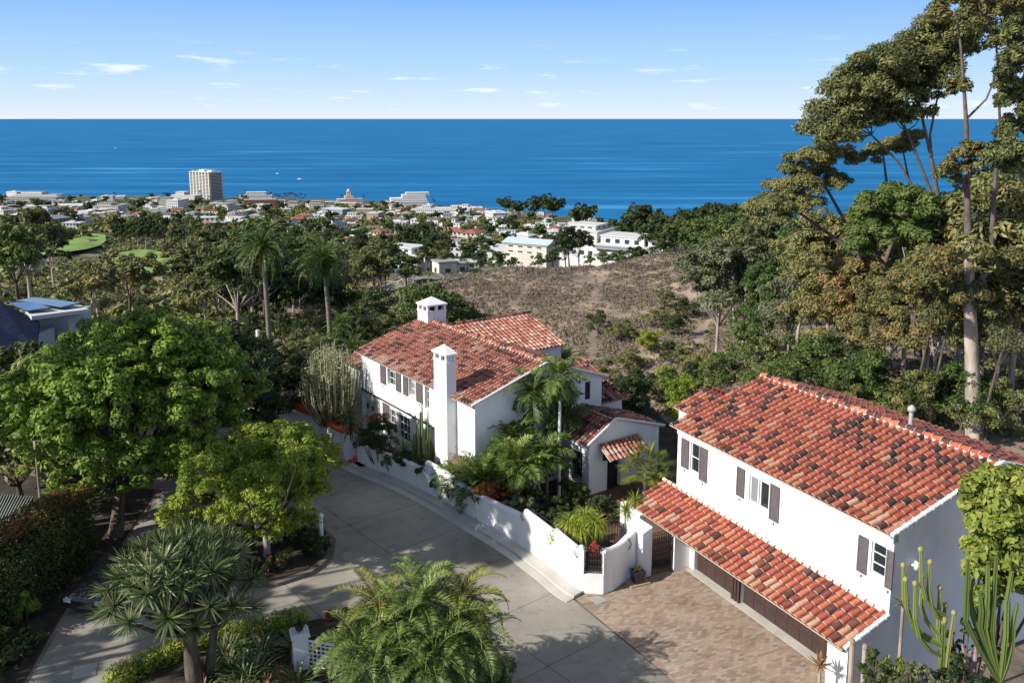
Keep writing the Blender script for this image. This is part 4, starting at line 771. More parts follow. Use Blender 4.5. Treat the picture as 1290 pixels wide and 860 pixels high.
for sx in (-1, 1):
    for y in (-1.4, 1.35):
        mb = MB(); mb.tube([(sx*.72, y, .33), (sx*.93, y, .33)], .33, 18); wh = mb.build('wheel', RUB, car); mb = MB(); mb.tube([(sx*.90, y, .33), (sx*.945, y, .33)], .2, 12); mb.build('rim', CHR, wh)
    mb = MB(); mb.box((sx*.7-.16, -2.31, .56), (sx*.7+.16, -2.12, .71)); mb.build('headlight', LAMP, car)
    mb = MB(); mb.box((sx*.98-.1, -.55, .98), (sx*.98+.1, -.42, 1.12)); mb.build('wing_mirror', CARP, car)
mb = MB(); mb.box((-.42, -2.335, .46), (.42, -2.25, .66)); mb.build('grille', CHR, car); mb = MB(); mb.box((-.78, -2.32, .34), (.78, -2.2, .41)); mb.build('bumper', CHR, car)
# ---------------- villa garden
def wpt(px, py, Y): return aY(px, py, Y)
# candelabra pencil euphorbia at far left end of villa
def candelabra(mb, o, n, H_, spread, rg, r=.05, m=0, up=.85):
    for i in range(n):
        a = i*2.4+rg.normal()*.3; f = math.sqrt((i+.5)/n)*spread; h = H_*(1-.35*(f/spread)**2)*(.8+.3*rg.random()); b0 = np.array(o); q = b0+np.array([math.cos(a)*f*.6, math.sin(a)*f*.6, h*.35]); e_ = b0+np.array([math.cos(a)*f, math.sin(a)*f, h])
        mb.tube([b0+(q-b0)*.2, q, (q+e_)/2+np.array([math.cos(a)*f*.12, math.sin(a)*f*.12, 0]), e_], [r*1.3, r, r, r*.6], 5, m, rg.random())
rg = np.random.default_rng(51)
pe = thing('pencil_euphorbia', 'tall pale green many-stemmed pencil euphorbia beside the far end of the villa', 'cactus', (-11.3, 54.2, 0)); PALE = leafm('pale_euphorbia_skin', [(.16, .16, .08), (.30, .30, .16), (.44, .43, .27)], 0.); mb = MB(); candelabra(mb, (0, 0, 0), 130, 6.0, 2.0, rg, .045); mb.build('stems', PALE, pe)
mb = MB(); leaves(mb, [[0, 0, 4.4, 1.7, 1.7, 1.5], [0, 0, 2.8, 1.3, 1.3, 1.3]], 2500, .14, rg, aspect=.12, align=.1); mb.build('twigs', PALE, pe)
bush('rust_shrub', 'rust and yellow leafy shrubs massed behind the red wall coping', 'shrub', (-12.2, 56.2, .2), fill((0, 0, .9), 2.4, 1.3, 1.1, 16, .7, 5), LF_RED, 5500, .09, 8)
bush('rust_shrub', 'orange-leaved shrub at the foot of the pencil euphorbia', 'shrub', (-10.6, 53.0, .2), fill((0, 0, .8), 1.0, .9, .9, 10, .5, 6), LF_RED, 2500, .09, 9)
py_ = thing('potted_yucca', 'dark yucca with drooping sword leaves in a terracotta pot on the entry pillar', 'potted plant', (-9.55, 50.55, 1.53))
mb = MB(); mb.lathe([(.14, 0), (.22, .15), (.24, .3), (.2, .3), (.02, .27)], 14); mb.build('pot', noisy('terracotta', [(.3, (.30, .12, .07)), (.7, (.38, .16, .1))], 4), py_, True)
mb = MB(); mb.tube([(0, 0, .2), (0, 0, 1.2)], .07, 7, 1); blades(mb, (0, 0, 1.2), 60, 1.35, .035, rg, el=(1.4, -.8), droop=.9, tint=(0, .55)); blades(mb, (.1, 0, .5), 40, 1.2, .035, rg, el=(1.0, -.9), droop=.9, tint=(0, .5)); mb.build('leaves', [LF_SWORD, BARKG], py_)
bush('mounded_shrub', 'dark rounded shrub with rusty top leaning on the garden wall before the villa windows', 'shrub', (-7.5, 48.9, 0), fill((0, 0, 1.5), 1.0, .9, 1.5, 20, .5, 8), LF_DARK, 9000, .05, 11, 5, .4)
mb = MB(); leaves(mb, fill((0, 0, 2.8), .7, .6, .4, 8, .3, 9), 1600, .06, rg, aspect=.2); o = mb.build('feather_grass', LF_RED); o.location = (-7.7, 49.3, 0); mb = None; tag(o, 'rusty feathery grass plume rising behind the dark rounded shrub', 'plant')
mb = MB(); blades(mb, (0, 0, 0), 30, 1.3, .03, rg, el=(1.5, .5), droop=.3, tint=(.3, .9)); mb.tube([(0, 0, -1.4), (0, 0, 0)], .08, 6); o = mb.build('upright_yucca', LF_SWORD); o.location = (-6.0, 47.7, 1.4); tag(o, 'pale upright yucca fan against the white villa wall', 'plant')
cc_ = thing('columnar_cactus', 'tall cluster of green columnar cactus stems in front of the near chimney', 'cactus', (-4.85, 46.9, 0)); mb = MB()
for i in range(20):
    a = i*2.4; f = .15*math.sqrt(i); h = 4.7*(1-.035*i)*(.85+.25*rg.random()); pts = [(math.cos(a)*f*.5, math.sin(a)*f*.5, 0), (math.cos(a)*f, math.sin(a)*f, .9), (math.cos(a)*f*1.15, math.sin(a)*f*1.15, h*.7), (math.cos(a)*f*1.2, math.sin(a)*f*1.2, h)]
    mb.tube(pts, [.06, .07, .065, .03], 10, 0, rg.random()*.6, rib=.3)
mb.build('stems', CACT, cc_)
def fanpalm(name, label, loc, h, n, r, rg, mat_=LF_PALM, cat='palm', tint=(.2, .9), tr=.09):
    t = thing(name, label, cat, loc); mb = MB(); mb.tube([(0, 0, -.1), (0, 0, h)], [tr*1.3, tr], 8); mb.build('trunk', BARKG, t, True); mb = MB()
    for i in range(n):
        a = i*2.39996; e = 1.3-1.7*(i/n)**.9; L_ = r*(.6+.2*rg.random()); c = np.array([math.cos(a)*math.cos(e)*L_, math.sin(a)*math.cos(e)*L_, h+math.sin(e)*L_]); mb.tube([(0, 0, h), tuple(c)], .012, 3, 0, .6, cap=False)
        # folded fan of pointed segments
        d = np.array([math.cos(a)*math.cos(e), math.sin(a)*math.cos(e), math.sin(e)]); s = np.array([-math.sin(a), math.cos(a), 0]); k = 18
        for q in np.linspace(-1.9, 1.9, k):
            u = d*math.cos(q)+s*math.sin(q); u = u+np.array([0, 0, -.25]); u /= np.linalg.norm(u); w_ = np.cross(u, [0, 0, 1.]); w_ = w_/(np.linalg.norm(w_)+1e-6)*.03; e2 = c+u*r*.48; mid = c+u*r*.25
            mb.add([c, mid-w_, e2, mid+w_], [(0, 1, 2, 3)], 0, tint[0]+(tint[1]-tint[0])*rg.random())
    mb.build('fronds', mat_, t); return t
def feather(name, label, loc, h, n, Ln, rg, mat_=LF_PALM, tr=.1, ll=.4, el=(1.35, -.3), droop=1.5, nl=26, wd=.03, lean=(0, 0), shaft=0, tint=(.2, .9), group=None, hang=.3, bark=None):
    t = thing(name, label, 'palm', loc, 0, group); mb = MB(); mb.tube([(0, 0, -.3), (0, 0, .2), (lean[0]*.4, lean[1]*.4, h*.5), (lean[0], lean[1], h)], [tr*1.5, tr*1.15, tr, tr*.9], 10); mb.build('trunk', bark or BARKG, t, True)
    mb = MB(); palm_crown(mb, (lean[0], lean[1], h+shaft), n, Ln, rg, ll, el, droop, nl, wd, tint, 0, .4, hang); mb.build('frond_crown', mat_, t)
    if shaft: mb = MB(); mb.tube([(lean[0], lean[1], h), (lean[0], lean[1], h+shaft)], [tr*1.25, tr*.7], 8, 0, .6); mb.build('crownshaft', LF_YELLOW, t, True)
    return t
G0 = lambda px, py: gz(px, py)
# big sago / fan mass and king palms
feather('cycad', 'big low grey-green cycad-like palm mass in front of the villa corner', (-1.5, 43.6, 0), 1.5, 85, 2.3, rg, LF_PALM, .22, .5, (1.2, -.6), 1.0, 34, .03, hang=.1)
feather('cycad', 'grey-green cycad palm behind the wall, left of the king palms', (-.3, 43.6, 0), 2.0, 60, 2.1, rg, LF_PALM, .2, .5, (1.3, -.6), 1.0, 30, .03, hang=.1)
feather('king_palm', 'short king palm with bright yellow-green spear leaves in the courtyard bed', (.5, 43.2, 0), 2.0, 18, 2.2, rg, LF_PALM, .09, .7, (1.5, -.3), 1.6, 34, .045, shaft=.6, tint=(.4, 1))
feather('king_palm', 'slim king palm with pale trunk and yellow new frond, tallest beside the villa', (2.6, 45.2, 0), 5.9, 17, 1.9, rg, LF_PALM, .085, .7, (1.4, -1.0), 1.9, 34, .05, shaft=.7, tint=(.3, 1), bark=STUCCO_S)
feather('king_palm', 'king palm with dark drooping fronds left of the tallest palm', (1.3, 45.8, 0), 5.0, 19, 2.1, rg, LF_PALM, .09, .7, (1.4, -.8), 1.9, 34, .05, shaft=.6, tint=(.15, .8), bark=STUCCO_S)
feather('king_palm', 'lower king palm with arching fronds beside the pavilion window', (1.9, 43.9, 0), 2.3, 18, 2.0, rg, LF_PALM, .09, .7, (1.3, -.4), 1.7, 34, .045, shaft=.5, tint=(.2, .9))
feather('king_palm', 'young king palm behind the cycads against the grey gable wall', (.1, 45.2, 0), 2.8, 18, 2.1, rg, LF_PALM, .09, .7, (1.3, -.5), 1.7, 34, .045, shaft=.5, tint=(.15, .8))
fanpalm('fan_palm', 'bright green fan palm standing beside the tiled door awning', (7.1, 44.4, 0), 1.9, 26, 1.35, rg, LF_PALMY, tint=(.1, .8)); 
fanpalm('fan_palm', 'smaller green fan palm between the pavilion and the garage house', (7.9, 45.0, 0), 1.3, 20, 1.2, rg, LF_PALM)
bush('orange_succulent', 'orange-red flowering succulents spilling over the garden wall', 'shrub', (-.9, 42.1, 0), fill((.2, 0, 1.4), 1.3, .55, .6, 18, .35, 21), LF_RED, 6500, .045, 12, 5, .4, flower=160)
bush('orange_succulent', 'second patch of rust succulents on the wall under the cycads', 'shrub', (-2.4, 44.0, 0), fill((0, 0, 1.2), .9, .5, .45, 10, .3, 22), LF_RED, 3000, .045, 13, 5, .4, flower=30)
bush('grey_shrub', 'grey-green silvery shrub just right of the orange succulents on the wall', 'shrub', (.5, 40.9, 0), fill((0, 0, 1.2), .9, .6, .6, 12, .35, 23), LF_GREY, 3600, .045, 14, 5, .4)
bush('dark_shrub', 'dark leafy shrub behind the wall below the columnar cactus', 'shrub', (-4.4, 46.2, 0), fill((0, 0, 1.0), .9, .5, .9, 12, .35, 24), LF_DARK, 4000, .05, 15, 5, .4)
bush('dark_shrub', 'dark leafy shrub on the wall top left of the cactus', 'shrub', (-5.7, 47.3, 0), fill((0, 0, .9), .9, .5, .7, 12, .35, 25), LF_HEDGE, 3500, .05, 16, 5, .4)
bush('dark_shrub', 'dark shrub filling the court bed below the pavilion window', 'shrub', (2.0, 41.8, 0), fill((0, 0, .6), 1.2, 1.0, .6, 14, .4, 26), LF_DARK, 5000, .06, 17, 5, .4)
bush('dark_shrub', 'dark shrub behind the wall stepping down to the grille', 'shrub', (1.9, 39.4, 0), fill((0, 0, .8), .9, .9, .7, 12, .4, 27), LF_DARK, 4200, .06, 18, 5, .4)
bush('dark_shrub', 'small dark shrub by the courtyard door path', 'shrub', (4.0, 43.2, 0), fill((0, 0, .4), .7, .7, .5, 8, .3, 28), LF_DARK, 2500, .06, 19, 5, .4)
for i, (x, y, lb) in enumerate([(2.6, 40.3, 'large pale agave in the court bed nearest the pavilion'), (1.4, 40.6, 'large pale agave behind the middle of the stepped wall'), (3.6, 41.2, 'broad agave rosette beside the courtyard path')]):
    mb = MB(); blades(mb, (0, 0, .25), 30, .85, .09, rg, el=(1.4, .1), droop=-.3, tint=(.3, .8)); o = mb.build('agave', LF_GREY); o.location = (x, y, .05); tag(o, lb, 'agave', 'agaves in the court bed')
for i, (x, y, r, h, lm, lb) in enumerate([(-6.6, 47.9, .7, .8, LF_GREY, 'grey leafy shrub on the wall between the dark rounded shrub and the cactus'), (-3.4, 45.2, .8, .9, LF_DARK, 'dense green shrub at the foot of the near chimney'), (.2, 41.9, 1.0, .9, LF_HEDGE, 'green shrub between the cycads and the wall'), (1.0, 42.6, 1.0, .8, LF_DARK, 'dark leafy shrub below the short king palm'), (3.2, 43.9, .8, .8, LF_HEDGE, 'green shrub under the pavilion window grille'), (2.9, 39.0, .8, 1.0, LF_GREY, 'silvery shrub behind the weeping plant'), (4.6, 41.9, .7, .8, LF_DARK, 'dark shrub beside the courtyard path and the railing'), (-8.6, 50.2, .7, 1.0, LF_DARK, 'dark shrub between the entry pillar and the villa')]):
    bush('court_shrub', lb, 'shrub', (x, y, 0), fill((0, 0, h*.9), r, r*.8, h*.8, 14, r*.4, i+80), lm, 4500, .06, i+90, 5, .4)
feather('cycad', 'small cycad palm arching over the garden wall beside the near chimney', (-3.0, 44.6, 0), 1.2, 40, 1.5, rg, LF_PALM, .15, .4, (1.3, -.6), 1.0, 28, .028, hang=.1)
feather('king_palm', 'dark leafy palm filling the corner between villa gable and pavilion', (2.9, 46.6, 0), 3.6, 18, 1.9, rg, LF_PALM, .09, .7, (1.3, -.6), 1.8, 34, .045, shaft=.5, tint=(.05, .6))
# weeping yellow-green pony-tail plant
pw_ = thing('weeping_shrub', 'yellow-green weeping shrub with long drooping leaves above the iron grille', 'shrub', (3.15, 37.6, 0)); mb = MB()
for c in [(-.5, .1, 1.9), (.2, .3, 2.15), (.7, 0, 1.95), (0, -.3, 1.8), (-.9, -.1, 1.5), (.4, .6, 1.9)]: blades(mb, c, 190, .95, .018, rg, el=(1.4, -.5), droop=2.4, tint=(.2, 1))
mb.build('leaves', LF_YELLOW, pw_); mb = MB(); mb.tube([(0, 0, 0), (0, 0, 1.8)], [.18, .1], 8); mb.build('trunk', BARK, pw_)
bush('red_bromeliad', 'crimson-leaved plant glowing behind the iron grille', 'plant', (3.75, 36.3, 0), [[0, 0, .9, .45, .35, .8]], FLOWER, 700, .08, 20, 5, .5, aspect=.25)
ds_ = thing('small_dracaena', 'small two-headed dracaena with slim trunk between the railing and the gate pillar', 'plant', (5.3, 38.6, 0)); mb = MB(); mb.tube([(0, 0, 0), (0, 0, 2.2)], .05, 6); mb.tube([(.3, .1, 0), (.45, .1, 2.6)], .045, 6); mb.build('trunk', BARKP, ds_); mb = MB(); blades(mb, (0, 0, 2.2), 50, .7, .025, rg, el=(1.5, -.4)); blades(mb, (.45, .1, 2.6), 45, .6, .025, rg, el=(1.5, -.4)); mb.build('leaves', LF_YELLOW, ds_)
pp = thing('patio_pot', 'dark blue square pot with a peach-coloured succulent beside the gate pillar', 'potted plant', (5.55, 36.05, .0), R(24))
mb = MB(); mb.box((-.5, -.3, .0), (.5, .35, .07)); mb.build('tile_base', noisy('tan_tile', [(.3, (.35, .25, .17)), (.7, (.45, .33, .24))], 3), pp)
mb = MB(); q = [(-.2, -.2), (.2, -.2), (.2, .2), (-.2, .2)]; mb.prism(q, .07, .12); mb.add([(a*1, b_*1, .12) for a, b_ in q]+[(a*1.3, b_*1.3, .58) for a, b_ in q]+[(a*1.35, b_*1.35, .62) for a, b_ in q]+[(a*1.05, b_*1.05, .62) for a, b_ in q]+[(a, b_, .5) for a, b_ in q], [(i*4+j, i*4+(j+1) % 4, (i+1)*4+(j+1) % 4, (i+1)*4+j) for i in range(4) for j in range(4)]); mb.poly([(a, b_, .52) for a, b_ in q]); mb.build('pot', mat('blue_glaze', (.02, .028, .05), .25, .6), pp)
mb = MB(); blades(mb, (0, 0, .52), 34, .32, .025, rg, el=(1.5, .3), droop=.2, m=0); mb.build('succulent', tinted('peach_leaf', [(0, (.45, .28, .14)), (1, (.6, .42, .25))]), pp)
# ---------------- right-hand garden by the garage end
def B3(px, py, Y): return tuple(aY(px, py, Y))
ft = [B2(*a) for a in [(1245, 620, 27, .75), (1275, 640, 27, .8), (1240, 660, 27, .7), (1262, 690, 26.5, .9), (1240, 720, 26.5, .6), (1285, 700, 27, .9), (1255, 600, 27.5, .5), (1235, 690, 27, .45), (1275, 740, 26.5, .7), (1250, 755, 26, .5), (1258, 650, 26.8, .8), (1282, 615, 27.2, .8), (1292, 660, 27, .9), (1245, 700, 26.6, .6), (1270, 715, 26.3, .7), (1238, 640, 27, .55)]]
bx = aY(1275, 700, 26.7)
make_tree('rubber_tree', 'tall yellow-green broad-leaved tree pressed against the gable end of the garage house', 'tree', (bx.x, bx.y, 0), ft, leafm('lime_broad_leaf', [(.04, .07, .012), (.13, .18, .025), (.26, .29, .05), (.36, .36, .09)]), 19000, .13, .14, BARK, 71, 8, .5, .3, aspect=.5, shell=.5)
def cactus_col(mb, o, pts, r, tint, knob=True):
    P = [tuple(np.array(o)+np.array(p)) for p in pts]; mb.tube(P, [r]*(len(P)-1)+[r*.7], 12, 0, tint, rib=.32)
    if knob: mb.add(*ico(P[-1], r*1.25), m=0, t=.95)
def ico(c, r):
    vs = []; 
    for i in range(5):
        ph = -math.pi/2+math.pi*i/4
        for j in range(8): vs.append((c[0]+r*math.cos(ph)*math.cos(j*math.pi/4), c[1]+r*math.cos(ph)*math.sin(j*math.pi/4), c[2]+r*1.2*math.sin(ph)))
    return vs, [(i*8+j, i*8+(j+1) % 8, (i+1)*8+(j+1) % 8, (i+1)*8+j) for i in range(4) for j in range(8)]
cd = thing('candelabra_cactus', 'tall yellow-tipped candelabra cactus in front of the shaded gable wall', 'cactus', (aY(1180, 800, 26.0).x, 26.0, 0)); cb = np.array(cd.location); mb = MB()
root = np.array(aY(1185, 850, 26.0))-cb
for (px, py), bend in [((1162, 692), (1185, 790)), ((1140, 712), (1165, 770)), ((1143, 730), (1160, 790)), ((1155, 735), (1172, 770)), ((1164, 725), (1180, 775)), ((1174, 708), (1182, 760)), ((1186, 740), (1186, 780)), ((1193, 762), (1190, 800)), ((1204, 772), (1192, 830))]:
    tip = np.array(aY(px, py, 26.0+rg.normal()*.2))-cb; bd = np.array(aY(*bend, 26.0))-cb; 
    st = np.array([root[0]+rg.normal()*.03, root[1], max(.6, tip[2]-1.9-rg.random()*.9)]); dv = tip-st; cactus_col(mb, (0, 0, 0), [st, st+dv*np.array([.38, .4, .10]), st+dv*np.array([.72, .7, .28]), st+dv*np.array([.93, .9, .55])+rg.normal(size=3)*.02, tip], .068, .45+.3*rg.random())
cactus_col(mb, (0, 0, 0), [(root[0], root[1], -.1), (root[0], root[1], 1.5), (root[0]+.05, root[1], 3.0), (root[0], root[1], 4.3)], .10, .3)
mb.build('stems', CACT, cd)
cg = thing('green_cactus_cluster', 'cluster of dark green columnar cacti under the broad-leaved tree at the right edge', 'cactus', (aY(1260, 800, 25.3).x, 25.3, 0)); cb = np.array(cg.location); mb = MB()
for i, (px, py, qx, qy) in enumerate([(1222, 705, 1232, 780), (1258, 700, 1262, 800), (1247, 712, 1256, 800), (1277, 720, 1272, 810), (1237, 745, 1250, 800), (1284, 760, 1272, 830), (1250, 790, 1262, 850), (1227, 730, 1240, 800)]):
    tip = np.array(aY(px, py, 25.3+rg.normal()*.2))-cb; bd = np.array(aY(qx, qy, 25.3))-cb; rt = np.array(aY(1262, 860, 25.3))-cb; bd = bd+(tip-bd)*np.array([.75, .75, .1*i/2.]); cactus_col(mb, (0, 0, 0), [rt, rt*.4+bd*.6-np.array([0, 0, .1]), bd, (bd+tip)/2+rg.normal(size=3)*.04, tip], .085, .1+.3*rg.random(), False)
mb.tube([(rt[0], rt[1], -.1), tuple(rt)], .13, 8, 0, .3); mb.build('stems', CACT, cg)
sb = np.array(aY(1135, 800, 26.4)); bb = thing('pencil_bush', 'bushy green pencil-leaved succulent at the corner of the garage house', 'shrub', (sb[0], sb[1], 0)); mb = MB()
for i in range(60):
    d = rdir(1, rg)[0]; d[2] = abs(d[2])*.9; e_ = np.array([0, 0, 1.6])+d*np.array([.75, .6, 1.1]); mb.tube([(0, 0, .2), tuple(np.array([0, 0, 1.0])+d*.3), tuple(e_)], [.03, .02, .015], 4, 1, cap=False); blades(mb, e_, 16, .2, .016, rg, el=(1.5, -.2), droop=.2, tint=(.4, 1))
mb.build('stems_and_leaves', [LF_YELLOW, BARKP], bb)
for i, (px, py, Y, lb) in enumerate([(1035, 838, 27.5, 'orange-tipped tree aloe on a pale stem at the end of the garage doors'), (1140, 760, 26.8, 'small green aloe head rising above the pencil bush')]):
    p = aY(px, py, Y); t = thing('tree_aloe', lb, 'aloe', (p.x, p.y, 0)); mb = MB(); mb.tube([(.05, 0, 0), (0, 0, p.z)], [.07, .05], 7); mb.build('stem', BARKP, t); mb = MB(); blades(mb, (0, 0, p.z), 26 if i == 0 else 18, .5 if i == 0 else .3, .045, rg, el=(1.4, -.3), droop=-.1); mb.build('leaves', tinted('bronze_aloe_leaf', [(0, (.12, .08, .03)), (.5, (.30, .17, .07)), (1, (.42, .28, .12))], .5) if i == 0 else LF_SWORD, t)
for i, (px, py, Y, lb) in enumerate([(1076, 808, 26.6, 'thin pale dead cactus trunk under the canopy edge, nearer the doors'), (1092, 815, 26.4, 'second thin pale cactus trunk under the canopy edge')]):
    p = aY(px, py, Y); mb = MB(); mb.tube([(0, 0, 0), (.03, 0, p.z*.5), (0, 0, p.z)], .085, 8); mb.add(*ico((0, 0, p.z), .1)); o = mb.build('cactus_trunk', BARKP); o.location = (p.x, p.y, 0); tag(o, lb, 'cactus')
for i, (px, py, Y, r, lm, lb) in enumerate([(1105, 850, 25.8, .7, LF_DARK, 'dark shrub at the bottom edge below the pale cactus trunks'), (1160, 850, 25.2, .6, LF_GREY, 'grey-green shrub below the candelabra cactus'), (1215, 850, 24.8, .7, LF_DARK, 'dark shrub at the bottom right behind the white wall top'), (1220, 800, 26.2, .6, LF_DARK, 'dark ivy patch at the foot of the shaded gable wall')]):
    p = aY(px, py, Y); bush('corner_shrub', lb, 'shrub', (p.x, p.y, 0), fill((0, 0, p.z*.6), r, r, p.z*.6, 16, r*.45, i+60), lm, 3500, .06, i+40, 5, .4)
mb = MB(); 
for i in range(5): a = i*1.3; mb.tube([(0, 0, 0), (math.cos(a)*.15, math.sin(a)*.1, 2.5), (math.cos(a)*.45, math.sin(a)*.3, 3.6)], [.07, .07, .05], 7, 0, .5)
o = mb.build('pink_cactus', noisy('pinkish_grey_skin', [(.3, (.20, .13, .13)), (.7, (.36, .26, .25))], 3)); p = aY(1232, 830, 25.6); o.location = (p.x, p.y, 0); tag(o, 'pinkish grey leaning cactus arms beside the candelabra cactus', 'cactus')
ew = thing('end_wall', 'low white stucco wall running into the bottom right corner', 'wall'); mb = MB(); a = gz(1235, 900, 1.0); mb.box((0, -.15, 0), (4, .15, 1.6)); mb.build('wall_body', STUCCO, ew); p = aY(1215, 805, 25.6); ew.location = (p.x, p.y, 0); ew.rotation_euler = (0, 0, R(-30))
# lamp and utility poles
def pole(lb, px, pyb, Y, h, r=.07, name='utility_pole', col=None, zb=None):
    p = at_col(px, Y); mb = MB(); mb.tube([(0, 0, -.2), (0, 0, h)], [r, r*.7], 8); mb.box((-.05, -.05, h-.3), (.05, .05, h)); o = mb.build(name, col or BARKP); o.location = p; tag(o, lb, 'pole'); return o
pole('pale thin pole rising from the brush between the two tall palms and the villa', 470, 380, 100, 5.5)
pole('thin pale post beside the shade tree trunk in the lane', 203, 620, 44.5, 4.2, .05)
pole('thin pale pole at the far left edge beside the shade tree', 4, 560, 39, 5.5, .06)
pole('white square gatepost beyond the shade tree, by the far road', 313, 430, 72, 3.2, .22, 'white_post', STUCCO)
# ================= BACKGROUND
# scrub on the canyon sides: nobody could count it
SCRUB = tinted('scrub_leaf', [(0, (.09, .07, .06)), (.3, (.17, .135, .11)), (.55, (.25, .20, .16)), (.72, (.12, .13, .05)), (.87, (.20, .20, .075)), (1, (.27, .26, .11))], .9, .1, .1)
golf = [(-10, 128, 297, 322), (150, 205, 320, 343)]
def scrub(name, n, yr, cr, seed, size, tr=(0, 1), green=None, r=(.5, 1.3), per=22, bare=.30, avoid=False, mt=None):
    rg = np.random.default_rng(seed); y = yr[0]+(yr[1]-yr[0])*rg.random(n)**.8; c = cr[0]+(cr[1]-cr[0])*rg.random(n); x = (c-CX)/F*y
    keep = []; 
    for i in range(n):
        l = (Vector((x[i], y[i], 0))-VO); s, o = l.dot(va), l.dot(vo)
        if -3 < s < 17 and -13 < o < 6: continue
        l = (Vector((x[i], y[i], 0))-GO); s, o = l.dot(ga), l.dot(go_)
        if -2 < s < 17 and -11.5 < o < 6: continue
        if x[i] < -9 and y[i] < 64: continue
        if math.sin(x[i]*.16+y[i]*.045+math.sin(y[i]*.09)*1.6)*math.sin(y[i]*.11-x[i]*.05) > bare+.6*rg.random(): continue
        if not avoid and y[i] < 240 and x[i] > 0 and abs(math.sin(x[i]*.19-y[i]*.13+1.2*math.sin(x[i]*.07)+.5*math.sin(y[i]*.21)))*(.6+.8*rg.random()) < .16: continue
        if avoid:
            q = proj((x[i], y[i], hz(x[i], y[i]))); top_ = proj((x[i], y[i], hz(x[i], y[i])+2.4))
            if any(a-4 < q[0] < b+4 and c-1 < q[1] and top_[1] < d for a, b, c, d in golf): continue
        keep.append(i)
    k = len(keep); X_ = x[keep]; Yk = y[keep]; Zk = np.array([hz(a, b) for a, b in zip(X_, Yk)]); rr = r[0]+(r[1]-r[0])*rg.random(k)**2
    idx = np.repeat(np.arange(k), per); m_ = len(idx); d = rdir(m_, rg); d[:, 2] = np.abs(d[:, 2]); f = .6+.45*rg.random(m_)
    P = np.stack([X_[idx], Yk[idx], Zk[idx]], 1)+d*(rr[idx]*f)[:, None]*np.array([1, 1, .75]); nn = d*.6+rdir(m_, rg)*.5; nn /= np.linalg.norm(nn, axis=1)[:, None]
    a = np.cross(nn, rdir(m_, rg)); a /= np.linalg.norm(a, axis=1)[:, None]; b = np.cross(nn, a); s = (size*(.6+.8*rg.random(m_))*(rr[idx]**.5))[:, None]
    v = np.stack([P-a*s, P-b*s*.6, P+a*s, P+b*s*.6], 1).reshape(-1, 3); patch = .5+.5*np.sin(X_*.05+3)*np.sin(Yk*.07+1+.04*X_)
    t = np.clip(tr[0]+(tr[1]-tr[0])*((.25*rg.random(k)+.5*patch)[idx]+.28*rg.random(m_)), 0, 1)
    if green is not None: g = rg.random(k) < green; t = np.where(g[idx], .7+.3*rg.random(m_), t)
    mb = MB(); mb.add(v, np.arange(4*m_).reshape(-1, 4), 0, t); o = mb.build(name, mt or SCRUB); struct(o, 'stuff'); return o
o = scrub('hillside_scrub', 21000, (64, 225), (520, 1010), 1, .16, (0, .8), .09, r=(.3, 1.0), bare=.42)
o = scrub('woodland_understorey', 1700, (86, 420), (-80, 345), 12, .42, (.1, 1), None, r=(1.2, 2.9), per=46, bare=.7, avoid=True, mt=LF_EUC); 
o = scrub('canyon_brush', 5200, (62, 215), (-60, 560), 2, .26, (.1, 1), .5, (.6, 1.7))
o = scrub('town_foliage', 5200, (395, 1750), (-40, 700), 6, 1.1, (.62, .9), 1., (2., 4.6), per=30)
o = scrub('slope_brush', 2600, (50, 130), (950, 1420), 3, .2, (.1, 1), .5, (.5, 1.3))
# golf green, roads seen as patches on the terrain
def patch(name, pts, material, lift=1.3, kind='structure'):
    """ground-hugging sheet inside a closed outline"""
    q_ = [np.array(p, float) for p in pts]; q_ = [q_[i-1]*(-.0625)+q_[i]*.5625+q_[(i+1) % len(q_)]*.5625-q_[(i+2) % len(q_)]*.0625 if h else q_[i] for i in range(len(q_)) for h in (0, 1)] if len(pts) > 6 else q_
    P = [onground(*p) for p in q_]; n = len(P); c = sum(P, Vector())/n; mb = MB(); rows = []
    for f in np.linspace(1, 0.02, 7): rows += [(c.x+(p.x-c.x)*f, c.y+(p.y-c.y)*f) for p in P]
    v = [(x, y, hz(x, y)+lift) for x, y in rows]; mb.add(v, [(i*n+j, i*n+(j+1) % n, (i+1)*n+(j+1) % n, (i+1)*n+j) for i in range(6) for j in range(n)]); return struct(mb.build(name, material, None, True), kind)
GRASS = noisy('fairway_grass', [(.3, (.12, .20, .045)), (.5, (.19, .29, .07)), (.7, (.26, .34, .11))], .09, .95)
patch('golf_green', [(-10, 322), (30, 308), (62, 299), (95, 296), (135, 300), (128, 314), (90, 322), (40, 330), (0, 350), (-20, 345)], GRASS)
patch('golf_green', [(140, 330), (175, 318), (205, 322), (250, 330), (240, 345), (190, 350), (150, 345)], GRASS)
patch('golf_path', [(0, 316), (50, 305), (52, 307), (2, 320)], KERB, 1.5)
DIRT = noisy('pale_dirt', [(.3, (.30, .21, .15)), (.7, (.42, .31, .22))], .4, .95)
patch('dirt_track', [(965, 330), (985, 318), (1012, 316), (1000, 328), (985, 336), (975, 340)], DIRT, .6)
patch('canyon_road', [(480, 362), (530, 350), (575, 345), (592, 338), (600, 342), (588, 352), (545, 362), (500, 372)], noisy('pale_road', [(.3, (.20, .18, .17)), (.7, (.27, .25, .24))], .3, .9), .5)
patch('footpath', [(300, 425), (345, 405), (352, 408), (318, 428)], DIRT, .3)
